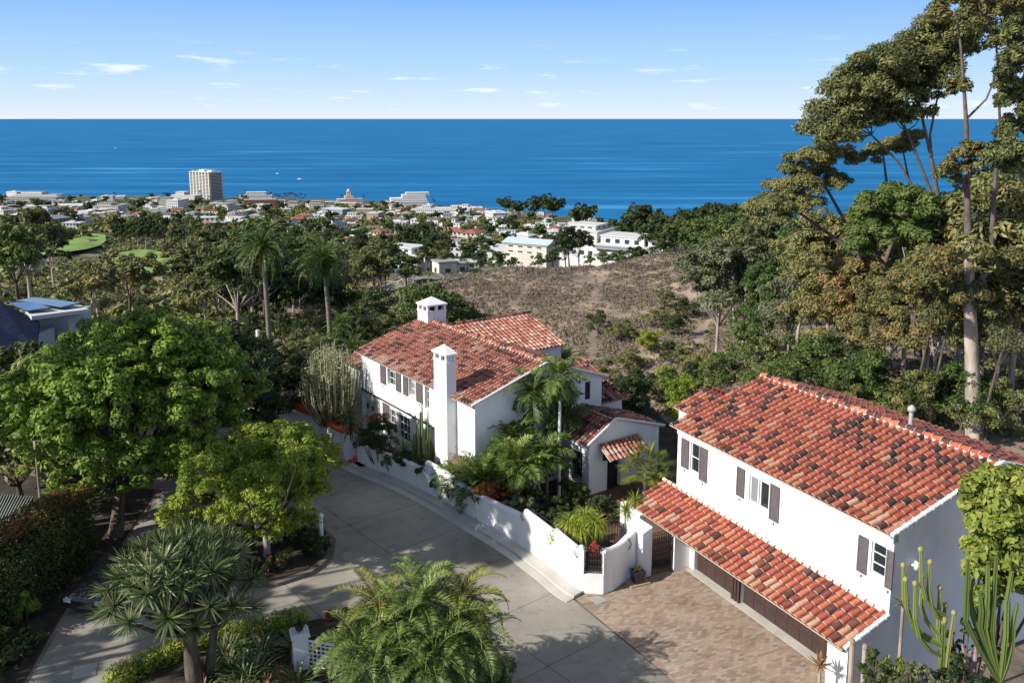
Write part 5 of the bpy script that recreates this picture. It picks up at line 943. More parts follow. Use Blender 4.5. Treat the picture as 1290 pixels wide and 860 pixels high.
# ---- tree kinds, each modelled once
def proto(kind, leafmat, H_, blobs, n, size, r0, bark, seed, aspect=.45, subk=8, subr=.4, single=False, nl=None, split=.45, lean=(0, 0)):
    rg = np.random.default_rng(seed); S = sub(blobs, subk, subr, rg) if subk else blobs
    if single:
        mb = MB(); leaves(mb, S, n, size, rg, shell=.7, aspect=aspect); trunk_mb(mb, (0, 0, 0), blobs, r0, rg, split, 6, 1, nl=nl or 3)
        return mb.mesh(kind, [leafmat, bark])
    mb = MB(); leaves(mb, S, n, size, rg, shell=.6, aspect=aspect); c = mb.mesh('crown', leafmat)
    mb = MB(); trunk_mb(mb, (0, 0, 0), blobs, r0, rg, split, 7, nl=nl, lean=lean); return (c, mb.mesh('trunk', bark, True))
def put(kind, pr, loc, s, rz, phrase, cat, group, sz=None):
    if isinstance(pr, tuple):
        t = bpy.data.objects.new(kind, None); sc.collection.objects.link(t); obj('crown', pr[0], t); obj('trunk', pr[1], t)
    else: t = obj(kind, pr)
    t.location = loc; t.rotation_euler = (0, 0, rz); t.scale = (s, s, sz or s); return rec(t, phrase, cat, group)
euc = []
for i, lm in enumerate([LF_EUC, LF_EUCG, LF_EUCB, LF_GREY, LF_EUC, LF_EUCG]):
    bl = fill((0, 0, 8.6), 3.6, 3.6, 4.2, 16, 1.85, 100+i, -.6)+fill((0, 0, 11), 2.0, 2.0, 2.2, 5, 1.2, 130+i)
    euc.append(proto('eucalyptus', lm, 14, bl, 20000, .18, .19, BARKP, 200+i, .38, 7, .42, nl=12, split=.5))
low_t = []
for i, lm in enumerate([LF_EUC, LF_EUCG, LF_DARK, LF_HEDGE, LF_YELLOW]):
    bl = fill((0, 0, 2.6), 2.6, 2.6, 2.2, 14, 1.1, 160+i, -.8); low_t.append(proto('bushy_tree', lm, 5, bl, 8000, .12, .12, BARK, 230+i, .4, 7, .42, nl=8, split=.3))
# mid-distance kinds (coarser leaves)
midt = []
for i, lm in enumerate([LF_EUC, LF_EUC, LF_DARK, LF_EUCB, LF_EUCG, LF_DARK]):
    bl = fill((0, 0, 6.4), 3.9, 3.9, 3.0, 13, 1.5, 260+i, -.4)+fill((1.2*(-1)**i, .5, 8.4), 1.8, 1.8, 1.3, 4, 1.2, 280+i)
    midt.append(proto('tree', lm, 10, bl, 4200, .27, .22, BARKP if i % 2 else BARK, 290+i, .45, 6, .42, nl=7))
fart = []
for i, lm in enumerate([LF_DARK, LF_DARK, LF_EUC, LF_EUCG]):
    bl = fill((0, 0, 5.2), 3.9, 3.9, 3.1, 9, 1.9, 310+i, -.6); fart.append(proto('town_tree', lm, 9, bl, 520, .75, .3, BARK, 320+i, .55, 4, .5, single=True))
rg = np.random.default_rng(77)
# ---- eucalyptus wood at the right
def eu(px, Y, top, k, pr=euc, H0=13.6, wide=1., phrase=None, grp='eucalyptus trees on the slope behind the garage house'):
    g = at_col(px, Y); zt = aY(px, top, Y).z; h = max(zt-g.z, 3.); s = h/H0
    nm = ['olive green', 'fresh green', 'russet tinged', 'pale grey-green', 'olive green', 'fresh green'][k % 6]
    return put('eucalyptus' if pr is euc else 'bushy_tree', pr[k % len(pr)], g, s*wide, rg.random()*6, phrase or (nm+' eucalyptus'), 'tree', grp, s)
for a in [(915, 92, 300, 3), (950, 96, 285, 0), (985, 82, 330, 1), (1012, 74, 345, 3), (1048, 72, 325, 0), (1085, 68, 305, 2), (1150, 62, 325, 2, euc, 13.6, .8), (1165, 70, 262, 1), (1195, 64, 255, 0), (1212, 58, 300, 2, euc, 13.6, .8), (1245, 61, 225, 0), (1272, 57, 228, 4), (1288, 56, 300, 2), (1062, 82, 268, 4), (1020, 92, 272, 1), (975, 108, 262, 4), (1235, 75, 240, 1), (1310, 62, 200, 0), (1340, 58, 260, 3), (1120, 85, 255, 0), (938, 118, 268, 1), (1180, 90, 250, 4), (1260, 90, 235, 5)]: eu(*a)
for i, (px, Y, top, k) in enumerate([(960, 78, 415, 1), (1000, 66, 425, 0), (1045, 62, 430, 1), (1090, 60, 440, 2), (1130, 57, 450, 1), (1170, 55.5, 470, 0), (1205, 55, 475, 3), (1250, 54, 470, 1), (1285, 53, 480, 0), (880, 74, 462, 3), (862, 62, 488, 1), (905, 84, 440, 0), (930, 72, 452, 1), (1075, 56, 480, 2), (1110, 54.5, 492, 0), (990, 58, 462, 1), (1022, 58, 468, 2)]):
    eu(px, Y, top, k, low_t, 4.9, 1., ['olive bushy tree', 'fresh green bushy tree', 'dark bushy tree', 'russet-tipped bushy tree'][k], 'bushy trees below the eucalyptus')
# sprawling umbrella eucalyptus against the sea and sky
def big_euc(name_lb, base, blobs, stems, leafmat, n, size, seed, r0=.35, subk=9):
    rg = np.random.default_rng(seed); t = thing('umbrella_eucalyptus', name_lb, 'tree', tuple(base)); b0 = np.array(base, float); B = np.array(blobs, float); B[:, :3] -= b0
    mb = MB(); leaves(mb, sub(B, subk, .42, rg), n, size, rg, shell=.55, aspect=.36, bias=.35); mb.build('crown', leafmat, t)
    mb = MB()
    for st in stems:
        P = [np.array(aY(*q[:3]))-b0 for q in st]; rr = [q[3] for q in st]; 
        for j in range(len(P)-1): mb.tube([tuple(P[j]), tuple(P[j+1])], [rr[j], rr[j+1]], 7, 0 if rr[j]+rr[j+1] > .5 else 1, cap=False)
    # twigs from the nearest stem point to each clump
    SP = np.array([np.array(aY(*q[:3]))-b0 for st in stems for q in st[1:]])
    for b in B:
        low = SP[SP[:, 2] < b[2]+.3]; j = np.argmin(np.linalg.norm(low-b[:3], axis=1)) if len(low) else 0; s_ = (low if len(low) else SP)[j]; m_ = (s_+b[:3])/2; m_ = m_+np.array([0, 0, -.12*np.linalg.norm(b[:3]-s_)])
        mb.tube([tuple(s_), tuple(m_), tuple(b[:3])], [.06, .04, .02], 5, 1, cap=False)
    mb.build('trunk', [BARKP, BARKD], t, True); return t
U_ = 62; g = at_col(1190, U_)
cl = [(1045, 150, 28), (1062, 122, 26), (1085, 108, 28), (1108, 92, 30), (1133, 78, 30), (1158, 66, 30), (1182, 48, 28), (1204, 32, 26), (1228, 28, 24), (1240, 50, 20), (1215, 62, 24), (1078, 148, 24), (1102, 130, 26), (1128, 112, 26), (1154, 98, 26), (1180, 84, 24), (1060, 172, 20), (1150, 128, 20), (1170, 115, 18), (1128, 150, 16), (1195, 98, 18), (1070, 135, 26), (1095, 118, 28), (1120, 102, 30), (1146, 88, 30), (1168, 72, 28), (1192, 62, 26), (1212, 45, 26), (1050, 165, 20), (1090, 150, 20), (1118, 138, 18), (1140, 145, 16), (1165, 145, 14)]
big_euc('tall leaning eucalyptus whose long umbrella crown slopes down towards the sea against the sky', (g.x, g.y, g.z), [B2(px, py, U_+rg.normal()*1.4, r/F*U_*1.25, r/F*U_*1.0) for px, py, r in cl],
 [[(1192, 420, U_, .34), (1190, 300, U_, .25), (1184, 250, U_, .18), (1176, 200, U_, .13), (1160, 130, U_, .08)], [(1190, 300, U_, .16), (1178, 250, U_, .12), (1165, 215, U_, .10), (1145, 165, U_, .08), (1110, 120, U_, .05)], [(1185, 270, U_, .12), (1150, 232, U_, .10), (1135, 205, U_, .08), (1100, 170, U_, .06), (1060, 150, U_, .04)], [(1188, 280, U_, .12), (1178, 220, U_, .10), (1174, 170, U_, .08), (1190, 90, U_, .05)]], LF_EUC, 110000, .135, 61, subk=14)
U_ = 66; g = at_col(1075, U_)
big_euc('low spreading eucalyptus reaching left over the sea, below the tall umbrella crown', (g.x, g.y, g.z), [B2(px, py, U_+rg.normal(), r/F*U_*1.05, r/F*U_*.8) for px, py, r in [(1035, 190, 24), (1060, 198, 20), (1015, 205, 24), (1000, 225, 26), (985, 245, 26), (968, 262, 24), (1012, 240, 24), (1035, 225, 22), (1060, 232, 16), (950, 268, 18), (995, 268, 24), (1020, 262, 22), (1115, 190, 20), (1135, 182, 18), (1152, 176, 16), (1095, 200, 14)]],
 [[(1110, 420, U_, .26), (1090, 340, U_, .20), (1070, 285, U_, .14), (1045, 240, U_, .10), (1020, 215, U_, .06)], [(1080, 320, U_, .18), (1040, 290, U_, .13), (1000, 262, U_, .08)], [(1100, 380, U_, .2), (1135, 280, U_, .16), (1120, 235, U_, .11), (1115, 195, U_, .06)], [(1135, 290, U_, .14), (1150, 240, U_, .1), (1140, 190, U_, .05)]], LF_EUC, 70000, .115, 62, subk=12)
U_ = 60; g = at_col(1130, U_)
big_euc('broad bright green eucalyptus dome below the leaning umbrella tree', (g.x, g.y, g.z), [B2(px, py, U_+rg.normal(), r/F*U_*1.0, r/F*U_*.8) for px, py, r in [(1085, 285, 26), (1105, 262, 26), (1130, 252, 28), (1155, 258, 26), (1172, 275, 24), (1100, 300, 26), (1130, 285, 28), (1155, 300, 24), (1085, 310, 20), (1180, 300, 18)]],
 [[(1160, 450, U_, .28), (1150, 370, U_, .22), (1135, 310, U_, .15), (1125, 270, U_, .08)], [(1150, 370, U_, .15), (1110, 325, U_, .1), (1095, 295, U_, .06)]], LF_EUCG, 45000, .14, 63, subk=11)
U_ = 53.5; g = at_col(1228, U_)
big_euc('massive pale-trunked eucalyptus rising out of the frame behind the garage roof', (g.x, g.y, g.z), [B2(px, py, U_+rg.normal()*1.5, r/F*U_*1.1, r/F*U_*.9) for px, py, r in [(1205, 10, 26), (1235, 5, 24), (1260, 12, 22), (1250, -20, 30), (1282, 20, 22), (1210, 110, 14), (1212, 205, 20), (1195, 222, 16), (1225, 190, 14), (1285, -10, 30), (1268, 60, 18), (1150, 345, 26), (1170, 360, 26), (1135, 365, 22), (1185, 330, 24), (1240, 340, 26), (1262, 330, 28), (1225, 370, 22), (1280, 360, 26), (1250, 390, 24)]],
 [[(1230, 560, U_, .56), (1228, 480, U_, .45), (1224, 380, U_, .36), (1222, 300, U_, .24), (1221, 240, U_, .17), (1220, 160, U_, .13), (1217, 110, U_, .10), (1213, 60, U_, .07), (1208, 20, U_, .05)], [(1224, 380, U_, .25), (1250, 330, U_, .2), (1255, 250, U_, .12), (1262, 150, U_, .08), (1258, 60, U_, .06), (1245, 20, U_, .04)], [(1224, 390, U_, .22), (1195, 350, U_, .15), (1165, 355, U_, .08)], [(1220, 150, U_, .08), (1245, 125, U_, .06), (1268, 70, U_, .04)]], LF_EUCB, 60000, .14, 64, subk=11)
U_ = 50; g = at_col(1305, U_)
big_euc('eucalyptus at the right edge with hanging rust-tinged clumps and a very dark lower clump', (g.x, g.y, g.z), [B2(px, py, U_+rg.normal(), r/F*U_*1.15, r/F*U_*1.0) for px, py, r in [(1282, 85, 20), (1300, 70, 26), (1272, 108, 16), (1290, 115, 22), (1262, 128, 10), (1290, 35, 18), (1285, 160, 20), (1265, 195, 22), (1250, 205, 16), (1290, 205, 26), (1305, 150, 26)]],
 [[(1310, 480, U_, .4), (1318, 300, U_, .25), (1316, 150, U_, .16), (1300, 50, U_, .08)], [(1305, 250, U_, .15), (1285, 200, U_, .1), (1262, 198, U_, .05)], [(1305, 140, U_, .12), (1285, 110, U_, .06)]], LF_EUC, 40000, .14, 65, subk=11)
for i, (px, Y, yt) in enumerate([(1255, 54.2, 470), (1182, 56, 455), (1204, 54.6, 440), (1275, 52.5, 490)]):
    g = at_col(px, Y); p = aY(px-6+3*i % 9, yt-60, Y); mb = MB(); mb.tube([(0, 0, -.3), ((p.x-g.x)*.4, 0, (p.z-g.z)*.5), (p.x-g.x, .1, p.z-g.z)], [.10, .08, .04], 7); leaves(mb, [[p.x-g.x, 0, p.z-g.z, 1.1, 1.1, .9]], 900, .10, rg, aspect=.3, m=1); o = mb.build('sapling_eucalyptus', [BARK, LF_EUC], None); o.location = g; rec(o, 'slender pale-stemmed young eucalyptus', 'tree', 'young eucalyptus stems behind the garage roof')
# ---- shrubs and trees just behind the villa
for i, (px, Y, top, k, w_) in enumerate([(800, 58, 474, 2, .8), (868, 58, 478, 4, .9), (790, 60, 484, 2, .8), (822, 62, 482, 3, .8), (770, 104, 456, 0, 1.1), (800, 108, 450, 0, 1.2), (830, 112, 438, 4, 1.2), (855, 106, 448, 3, 1.2), (790, 118, 430, 0, 1.2), (815, 98, 470, 3, 1.2), (850, 92, 474, 4, 1.1), (775, 92, 486, 3, 1.0), (835, 124, 420, 0, 1.2), (865, 118, 424, 3, 1.2), (745, 98, 478, 0, 1.0), (880, 104, 432, 0, 1.2), (872, 128, 408, 3, 1.2), (845, 136, 400, 0, 1.1), (760, 122, 436, 3, 1.0)]):
    eu(px, Y, top, k, low_t, 4.9, w_, ['olive bushy shrub', 'fresh green bushy shrub', 'dark bushy shrub', 'rust-flecked bushy shrub', 'yellow-green bushy shrub'][k], 'bushy shrubs behind the villa')
for i, (px, Y, top, k) in enumerate([(390, 66, 430, 2), (370, 72, 440, 0), (420, 76, 425, 1), (455, 82, 400, 2), (500, 84, 395, 0), (350, 80, 415, 3), (310, 84, 395, 2), (440, 92, 392, 3), (520, 96, 375, 1), (400, 95, 385, 0), (480, 104, 372, 2), (545, 108, 372, 3), (380, 62, 462, 2), (365, 61.5, 468, 3), (340, 66, 452, 2), (565, 100, 385, 1)]):
    eu(px, Y, top, k, low_t, 4.9, 1., ['olive canyon shrub', 'fresh green canyon shrub', 'dark canyon shrub', 'russet canyon shrub'][k], 'canyon shrubs left of the villa')
# ---- two tall palms
rgp = np.random.default_rng(5)
for (px, pyt, Y, lb, cr) in [(330, 312, 72, 'tall date palm with slender grey trunk, the higher one nearer the road', 3.2), (407, 328, 76, 'second tall date palm with thicker crown, nearer the villa', 3.4)]:
    gx = aY(px+13, 440, Y).x; g = Vector((gx, Y, hz(gx, Y))); p = aY(px+3, pyt, Y); t = thing('tall_palm', lb, 'palm', tuple(g)); d = p-g; mb = MB(); mb.tube([(0, 0, -.5), (-.02, 0, .5), (d.x*.45, 0, d.z*.5), (d.x*.85, 0, d.z*.9), (d.x, 0, d.z)], [.3, .24, .19, .19, .3], 10); mb.build('trunk', BARKG, t, True)
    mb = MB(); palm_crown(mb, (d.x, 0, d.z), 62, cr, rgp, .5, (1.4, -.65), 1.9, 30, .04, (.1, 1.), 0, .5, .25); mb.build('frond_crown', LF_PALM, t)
    mb = MB(); leaves(mb, [[d.x, 0, d.z-.7, .55, .55, .8]], 500, .22, rgp, aspect=.15); mb.build('dead_frond_skirt', LF_RED, t)
for i, (px, Y, h, lb) in enumerate([(438, 74, 2.2, 'stout young palm in the canyon beside the pencil euphorbia'), (470, 88, 2.6, 'spiky palm among the canyon brush behind the euphorbia'), (420, 82, 3, 'palm with dark fronds below the second tall palm'), (395, 70, 1.8, 'low palm at the canyon rim under the second tall palm'), (715, 63, 4.2, 'feathery palm top poking up behind the far villa roof')]):
    g = at_col(px, Y); feather('canyon_palm', lb, tuple(g), h, 26, 2.0, rgp, LF_PALM, .14, .45, (1.4, -.5), 1.3, 20, .04)
# ---- left-middle woodland
n = 0; rg = np.random.default_rng(92)
tries = 0
while n < 215 and tries < 3000:
    tries += 1; px = rg.uniform(-60, 560); Y = 84+330*rg.random()**.8
    if px > 330 and Y < 120: continue
    if px > 430 and Y < 175: continue
    if px > 480 and 215 < Y < 262: continue
    g = at_col(px, Y); s = rg.uniform(.9, 1.5)
    if px > 330: s *= .65
    pb = proj(g); ptp = proj(g+Vector((0, 0, 11.2*s))); hw = 4*s/Y*F; bad = False
    for a, b, c, d in golf:
        if pb[0]+hw > a and pb[0]-hw < b and ptp[1] < d and pb[1] > c : bad = True
    if ptp[1] < (262 if px < 60 else 276) or bad: continue
    k = int(rg.integers(6)); put('woodland_tree', midt[k], g, s, rg.random()*6, ['olive loose-crowned tree', 'olive pale-trunked tree', 'dark dense tree', 'russet-tipped pale-trunked tree', 'fresh green tree', 'very dark spreading tree'][k], 'tree', 'trees of the woodland beyond the shade tree', s*rg.uniform(.9, 1.15)); n += 1
for px, Y, top in [(25, 150, 268), (60, 190, 285), (8, 130, 285), (250, 110, 348), (275, 104, 352), (150, 120, 318), (110, 112, 330)]:
    g = at_col(px, Y); s = (aY(px, top, Y).z-g.z)/9.8; put('woodland_tree', midt[int(rg.integers(6))], g, s, rg.random()*6, 'large crowned olive tree', 'tree', 'trees of the woodland beyond the shade tree')
# ---- trees round the white condominiums and on the bluff
for px, Y, top, k in [(632, 215, 318, 4), (650, 225, 325, 2), (680, 222, 322, 4), (700, 226, 318, 2), (720, 235, 288, 2), (732, 240, 292, 5), (715, 250, 300, 2), (745, 226, 322, 4), (765, 224, 318, 4), (785, 222, 316, 4), (805, 224, 312, 2), (825, 226, 320, 4), (845, 224, 318, 4), (862, 222, 315, 2), (880, 224, 312, 4), (838, 245, 295, 2), (855, 250, 285, 4), (875, 250, 280, 4), (895, 245, 275, 4), (915, 240, 262, 2), (905, 280, 258, 5), (932, 262, 262, 4), (885, 300, 268, 4), (812, 330, 262, 2), (835, 320, 272, 5), (805, 330, 268, 2), (828, 280, 280, 2), (948, 230, 275, 4), (868, 290, 268, 2), (955, 200, 290, 1), (900, 205, 315, 3), (930, 195, 318, 4), (605, 225, 318, 2), (590, 262, 310, 2), (612, 300, 300, 4), (560, 290, 312, 5), (600, 215, 338, 4)]:
    g = at_col(px, Y); s = (aY(px, top, Y).z-g.z)/9.8; put('bluff_tree', midt[k], g, s, rg.random()*6, ['olive tree', 'pale-trunked tree', 'dark green tree', 'russet tree', 'fresh green tree', 'very dark tree'][k], 'tree', 'trees around the white condominiums')
# ================= TOWN
CREAM = noisy('cream_render', [(.3, (.52, .48, .42)), (.7, (.62, .58, .51))], .4, .9); WHITE = mat('white_render', (.60, .59, .57), .9); TANW = mat('tan_render', (.42, .33, .25), .9); PINK = mat('pink_render', (.62, .47, .40), .9)
RGREY = mat('grey_flat_roof', (.28, .28, .28), .9); RWHITE = mat('white_flat_roof', (.55, .55, .54), .9); RRED = noisy('red_tiled_roof', [(.3, (.24, .095, .065)), (.7, (.33, .14, .095))], .6, .9); RBRN = noisy('brown_shingle_roof', [(.3, (.10, .075, .06)), (.7, (.17, .13, .11))], .6, .9); BRICK = mat('red_brick_wall', (.26, .09, .06), .9)
WIN = mat('dark_window_band', (.035, .045, .06), .25, .6)
def wins_on(mb, x0, x1, y0, y1, z0, z1, fl, m, w_=1.3, gap=1.2, hgt=1.4):
    """window quads 4 cm proud of four walls"""
    e = .04
    for f in range(fl):
        za = z0+f*(z1-z0)/fl+.9; zb = min(za+hgt, z0+(f+1)*(z1-z0)/fl-.3)
        for a, b, fixed, ax in [(x0, x1, y0-e, 0), (x0, x1, y1+e, 0), (y0, y1, x0-e, 1), (y0, y1, x1+e, 1)]:
            n = max(1, int((b-a-gap)/(w_+gap))); st = (b-a-n*w_)/(n+1)
            for i in range(n):
                u = a+st+(w_+st)*i
                q = [(u, fixed, za), (u+w_, fixed, za), (u+w_, fixed, zb), (u, fixed, zb)] if ax == 0 else [(fixed, u, za), (fixed, u+w_, za), (fixed, u+w_, zb), (fixed, u, zb)]
                mb.add(q, [(0, 1, 2, 3)], m)
def hip(mb, x0, x1, y0, y1, z, h, m, ov=.6, gable=False):
    x0 -= ov; x1 += ov; y0 -= ov; y1 += ov; yc = (y0+y1)/2; r = 0 if gable else min((y1-y0)/2, (x1-x0)/2-.3)
    v = [(x0, y0, z), (x1, y0, z), (x1, y1, z), (x0, y1, z), (x0+r, yc, z+h), (x1-r, yc, z+h)]; mb.add(v, [(0, 1, 5, 4), (2, 3, 4, 5)], m); mb.add(v, [(1, 2, 5), (3, 0, 4)], m); mb.add(v, [(3, 2, 1, 0)], m)
def house_mesh(name, wm, rm, sx, sy, h, fl, kind, seed=0):
    mb = MB(); mb.box((-sx/2, -sy/2, -3), (sx/2, sy/2, h)); wins_on(mb, -sx/2, sx/2, -sy/2, sy/2, 0, h, fl, 2)
    if kind == 'flat':
        mb.box((-sx/2-.3, -sy/2-.3, h), (sx/2+.3, sy/2+.3, h+.35), 1); mb.box((-sx*.2, -sy*.15, h+.35), (sx*.1, sy*.2, h+1.5), 0)
    elif kind == 'step':
        mb.box((-sx/2-.2, -sy/2-.2, h), (sx/2+.2, sy/2+.2, h+.3), 1); mb.box((-sx*.4, -sy*.3, h+.3), (sx*.15, sy*.4, h+3.0), 0); mb.box((-sx*.42, -sy*.32, h+3.0), (sx*.17, sy*.42, h+3.3), 1); wins_on(mb, -sx*.4, sx*.15, -sy*.3, sy*.4, h+.3, h+3., 1, 2)
    else: hip(mb, -sx/2, sx/2, -sy/2, sy/2, h, sy*.2, 1, gable=kind == 'gable'); mb.box((sx*.2, -.5, h), (sx*.2+.9, .4, h+sy*.2+1.), 0)
    return mb.mesh(name, [wm, rm, WIN])
hk = [('small white house with a white flat roof', house_mesh('town_house', WHITE, RWHITE, 14, 10, 5.5, 2, 'flat')), ('white house with a grey flat roof', house_mesh('town_house', WHITE, RGREY, 16, 11, 6, 2, 'step')), ('cream house with a red tiled roof', house_mesh('town_house', CREAM, RRED, 15, 10, 5, 2, 'hip')),
 ('white house with a brown shingled roof', house_mesh('town_house', WHITE, RBRN, 14, 9, 4.5, 1, 'gable')), ('cream stepped house with a white roof', house_mesh('town_house', CREAM, RWHITE, 18, 12, 5.5, 2, 'step')), ('white house with a red tiled roof', house_mesh('town_house', WHITE, RRED, 13, 9, 5.5, 2, 'gable')), ('tan house with a grey roof', house_mesh('town_house', TANW, RGREY, 14, 10, 5, 2, 'hip')), ('white house with a pale hipped roof', house_mesh('town_house', WHITE, RWHITE, 15, 11, 4.5, 1, 'hip'))]
bk = [('long low white commercial block', house_mesh('town_block', WHITE, RWHITE, 42, 20, 7, 2, 'flat')), ('cream commercial block with a grey roof', house_mesh('town_block', CREAM, RGREY, 34, 22, 9, 3, 'step')), ('white apartment block of several floors', house_mesh('town_block', WHITE, RWHITE, 28, 16, 13, 4, 'flat')), ('grey-roofed low block', house_mesh('town_block', WHITE, RGREY, 38, 24, 5.5, 1, 'flat')), ('tan block with a white roof', house_mesh('town_block', TANW, RWHITE, 30, 18, 8, 2, 'flat')), ('brick-red block with rows of windows', house_mesh('town_block', BRICK, RGREY, 30, 18, 10, 3, 'flat'))]
occ = []
def free(x, y, r):
    for a, b, c in occ:
        if (a-x)**2+(b-y)**2 < (c+r)**2: return False
    occ.append((x, y, r)); return True
# landmarks of the town
def land(px, pyb, Y=None):
    if Y: return at_col(px, Y)
    return onground(px, pyb)
# hotel tower
def bay_tower():
    g = at_col(268, 1900); g.z = aY(268, 250.5, 1900).z; t = thing('hotel_tower', 'tall pale balconied hotel tower standing alone by the shore', 'tower', tuple(g), R(-33)); H_ = aY(268, 216.5, 1900).z-g.z
    mb = MB(); mb.box((-30, -17, -8), (30, 17, H_)); mb.box((-33, -10, -8), (-30, 12, H_+3)); 
    for i in range(7): x = -30+60*i/6.; mb.box((x-1.3, -19.5, -8), (x+1.3, -17, H_))
    mb.build('wall', mat('pale_concrete', (.60, .54, .46), .9), t)
    mb = MB()
    for f in range(18):
        z = 2+f*(H_-3)/18.
        for i in range(6): x = -30+60*i/6.; mb.box((x+1.6, -17.3, z), (x+8.4, -16.9, z+1.9))
        mb.box((30.02, -14, z), (30.3, 14, z+1.7))
    mb.build('window_rows', WIN, t)
    mb = MB()
    for f in range(18):
        z = 1+f*(H_-3)/18.
        for i in range(6): x = -30+60*i/6.; mb.box((x+1.4, -19, z), (x+8.6, -17.1, z+.9))
    mb.build('balconies', WHITE, t)
    mb = MB(); mb.box((-31, -19.5, H_), (31, 17.5, H_+1.2)); mb.box((-14, -8, H_+1.2), (4, 8, H_+5)); mb.box((10, -6, H_+1.2), (24, 8, H_+4)); mb.build('roof', RWHITE, t); occ.append((g.x, g.y, 45))
bay_tower()
def blk(name, lb, px, pyb, Y, boxes, mats, rz=0, cat='building', wfl=3):
    g = at_col(px, Y); g.z += pyb if pyb < 20 else 0; boxes = [b_[:4]+(b_[4]-(10 if b_[4] < 0 else 0),)+b_[5:] for b_ in boxes]; t = thing(name, lb, cat, tuple(g), rz); mb = MB(); mr = MB(); mw = MB(); far = Y > 450
    for (x0, x1, y0, y1, z0, z1, fl) in boxes:
        mb.box((x0, y0, z0), (x1, y1, z1)); mr.box((x0-.3, y0-.3, z1), (x1+.3, y1+.3, z1+.4)); wins_on(mw, x0, x1, y0, y1, max(z0, 0), z1, fl, 0, 1.6, 1.2)
    mb.build('wall', mats[0], t); mr.build('roof', mats[1], t)
    if far: mw.build('window_rows', WIN, t)
    else:
        for q in mw.v: m1 = MB(); m1.add(q, [(0, 1, 2, 3)]); m1.build('window', WIN, t)
    occ.append((g.x, g.y, 22)); return t
blk('seafront_block', 'cream stepped hotel block just left of the tall tower', 242, 253, 1760, [(-28, 28, -12, 12, -8, 14, 4), (-20, 0, -8, 10, 14, 20, 2)], (CREAM, RWHITE), R(-20))
blk('seafront_block', 'white flat-topped office building right of the tall tower', 328, 248, 1800, [(-32, 32, -14, 14, -8, 16, 4), (-18, 20, -10, 12, 16, 22, 2)], (WHITE, RWHITE), R(10))
blk('brick_building', 'dark red brick building below the white office building', 334, 258, 1450, [(-26, 24, -12, 12, -8, 12, 3), (26, 36, -9, 9, -8, 10, 2)], (BRICK, RGREY), R(12))
blk('grey_building', 'grey building with white vertical fins in mid town', 428, 265, 1150, [(-17, 17, -9, 9, -6, 11, 3)], (mat('grey_render', (.3, .32, .36), .9), RWHITE), R(-30))
pink_b = blk('pink_tower_building', 'pink building with a stepped square tower near the shore', 443, 250, 1750, [(-22, 26, -12, 12, -8, 9, 3), (-7, 9, -7, 7, 9, 15, 1), (-3, 5, -4, 4, 15, 24, 2)], (PINK, PINK), R(15))
mb = MB(); mb.lathe([(3.6, 24.3), (3.0, 26.5), (1.4, 28.5), (.05, 30)], 10, c=(1, 0, 0)); dm = mb.build('dome', PINK, pink_b, True)
tb_ = blk('terraced_building', 'large white terraced building with stacked decks at the water edge', 515, 252, 1700, [(-45, 40, -20, 20, -8, 8, 2), (-30, 38, -14, 18, 8, 14, 1), (-8, 36, -10, 16, 14, 20, 1), (0, 44, -4, 18, 20, 24, 1)], (WHITE, RWHITE), R(12))
blk('arcaded_building', 'long white arcaded building in the right half of the town', 562, 268, 1250, [(-38, 38, -10, 10, -8, 9, 2), (-30, -18, -8, 8, 9, 12, 1), (10, 20, -8, 8, 9, 12, 1)], (WHITE, RWHITE), R(-6))
blk('parking_block', 'long grey parking deck at the far left shore', 40, 255, 1650, [(-60, 60, -18, 18, -8, 9, 2)], (CREAM, RGREY), R(8))
blk('shore_block', 'dark-fronted white block near the left shoreline', 60, 252, 1800, [(-45, 45, -14, 14, -8, 13, 3), (-35, 10, -10, 10, 13, 18, 1)], (WHITE, RGREY), R(-8))
blk('warehouse', 'long white-roofed shed at the left of the town', 75, 264, 1350, [(-48, 48, -16, 16, -8, 6, 1)], (WHITE, RWHITE), R(14))
# nearer houses
def villa_s(name, lb, px, Y, boxes, mats, rz, cat='house'):
    return blk(name, lb, px, {300: 4, 285: 4, 275: 4}.get(Y, 0), Y, boxes, mats, rz, cat)
cw = villa_s('condominium', 'white stepped condominium with arched openings, the left one of the pair on the bluff', 765, 300, [(-14, 0, -7, 6, -6, 8.5, 2), (0, 9, -5, 7, -6, 7, 2), (-12, -2, -4, 5, 8.5, 10.2, 1), (9, 15, -3, 8, -6, 6.2, 2)], (WHITE, RWHITE), R(-32))
for q in (-11, -8, -5):
    mb = MB(); mb.tube([(q, -7.1, 5.6), (q, -6.8, 5.6)], .9, 14); mb.build('arched_window', WIN, cw)
cw = villa_s('condominium', 'white condominium with glass balconies, the right one of the pair on the bluff', 803, 285, [(-12, 12, -6, 7, -8, 4, 2), (-11, 4, -3, 7, 4, 7, 1), (5, 12, -2, 7, 4, 6.2, 1)], (WHITE, RWHITE), R(-30))
for zq in (.8, 3.6):
    mb = MB(); mb.box((-11.5, -7.4, zq-.15), (11.5, -6, zq)); mb.box((-11.5, -7.4, zq), (11.5, -7.32, zq+.9), 1); mb.build('balcony', [WHITE, GLASS_L], cw)
sh = villa_s('solar_house', 'white house with bluish standing-seam roof beside the big dark tree on the bluff', 671, 275, [(-7.5, 7.5, -4, 4, -8, 3.2, 2)], (CREAM, RWHITE), R(-30)); mb = MB(); hip(mb, -7.5, 7.5, -4, 4, 3.65, 1.3, 0, .7, True); mb.build('seamed_roof', mat('pale_metal_roof', (.50, .58, .62), .4, .5), sh)
villa_s('bluff_house', 'low white flat-roofed house behind the solar house', 645, 370, [(-12, 12, -6, 6, -6, 4, 1), (-6, 6, -4, 6, 4, 6.5, 1)], (WHITE, RWHITE), R(-15))
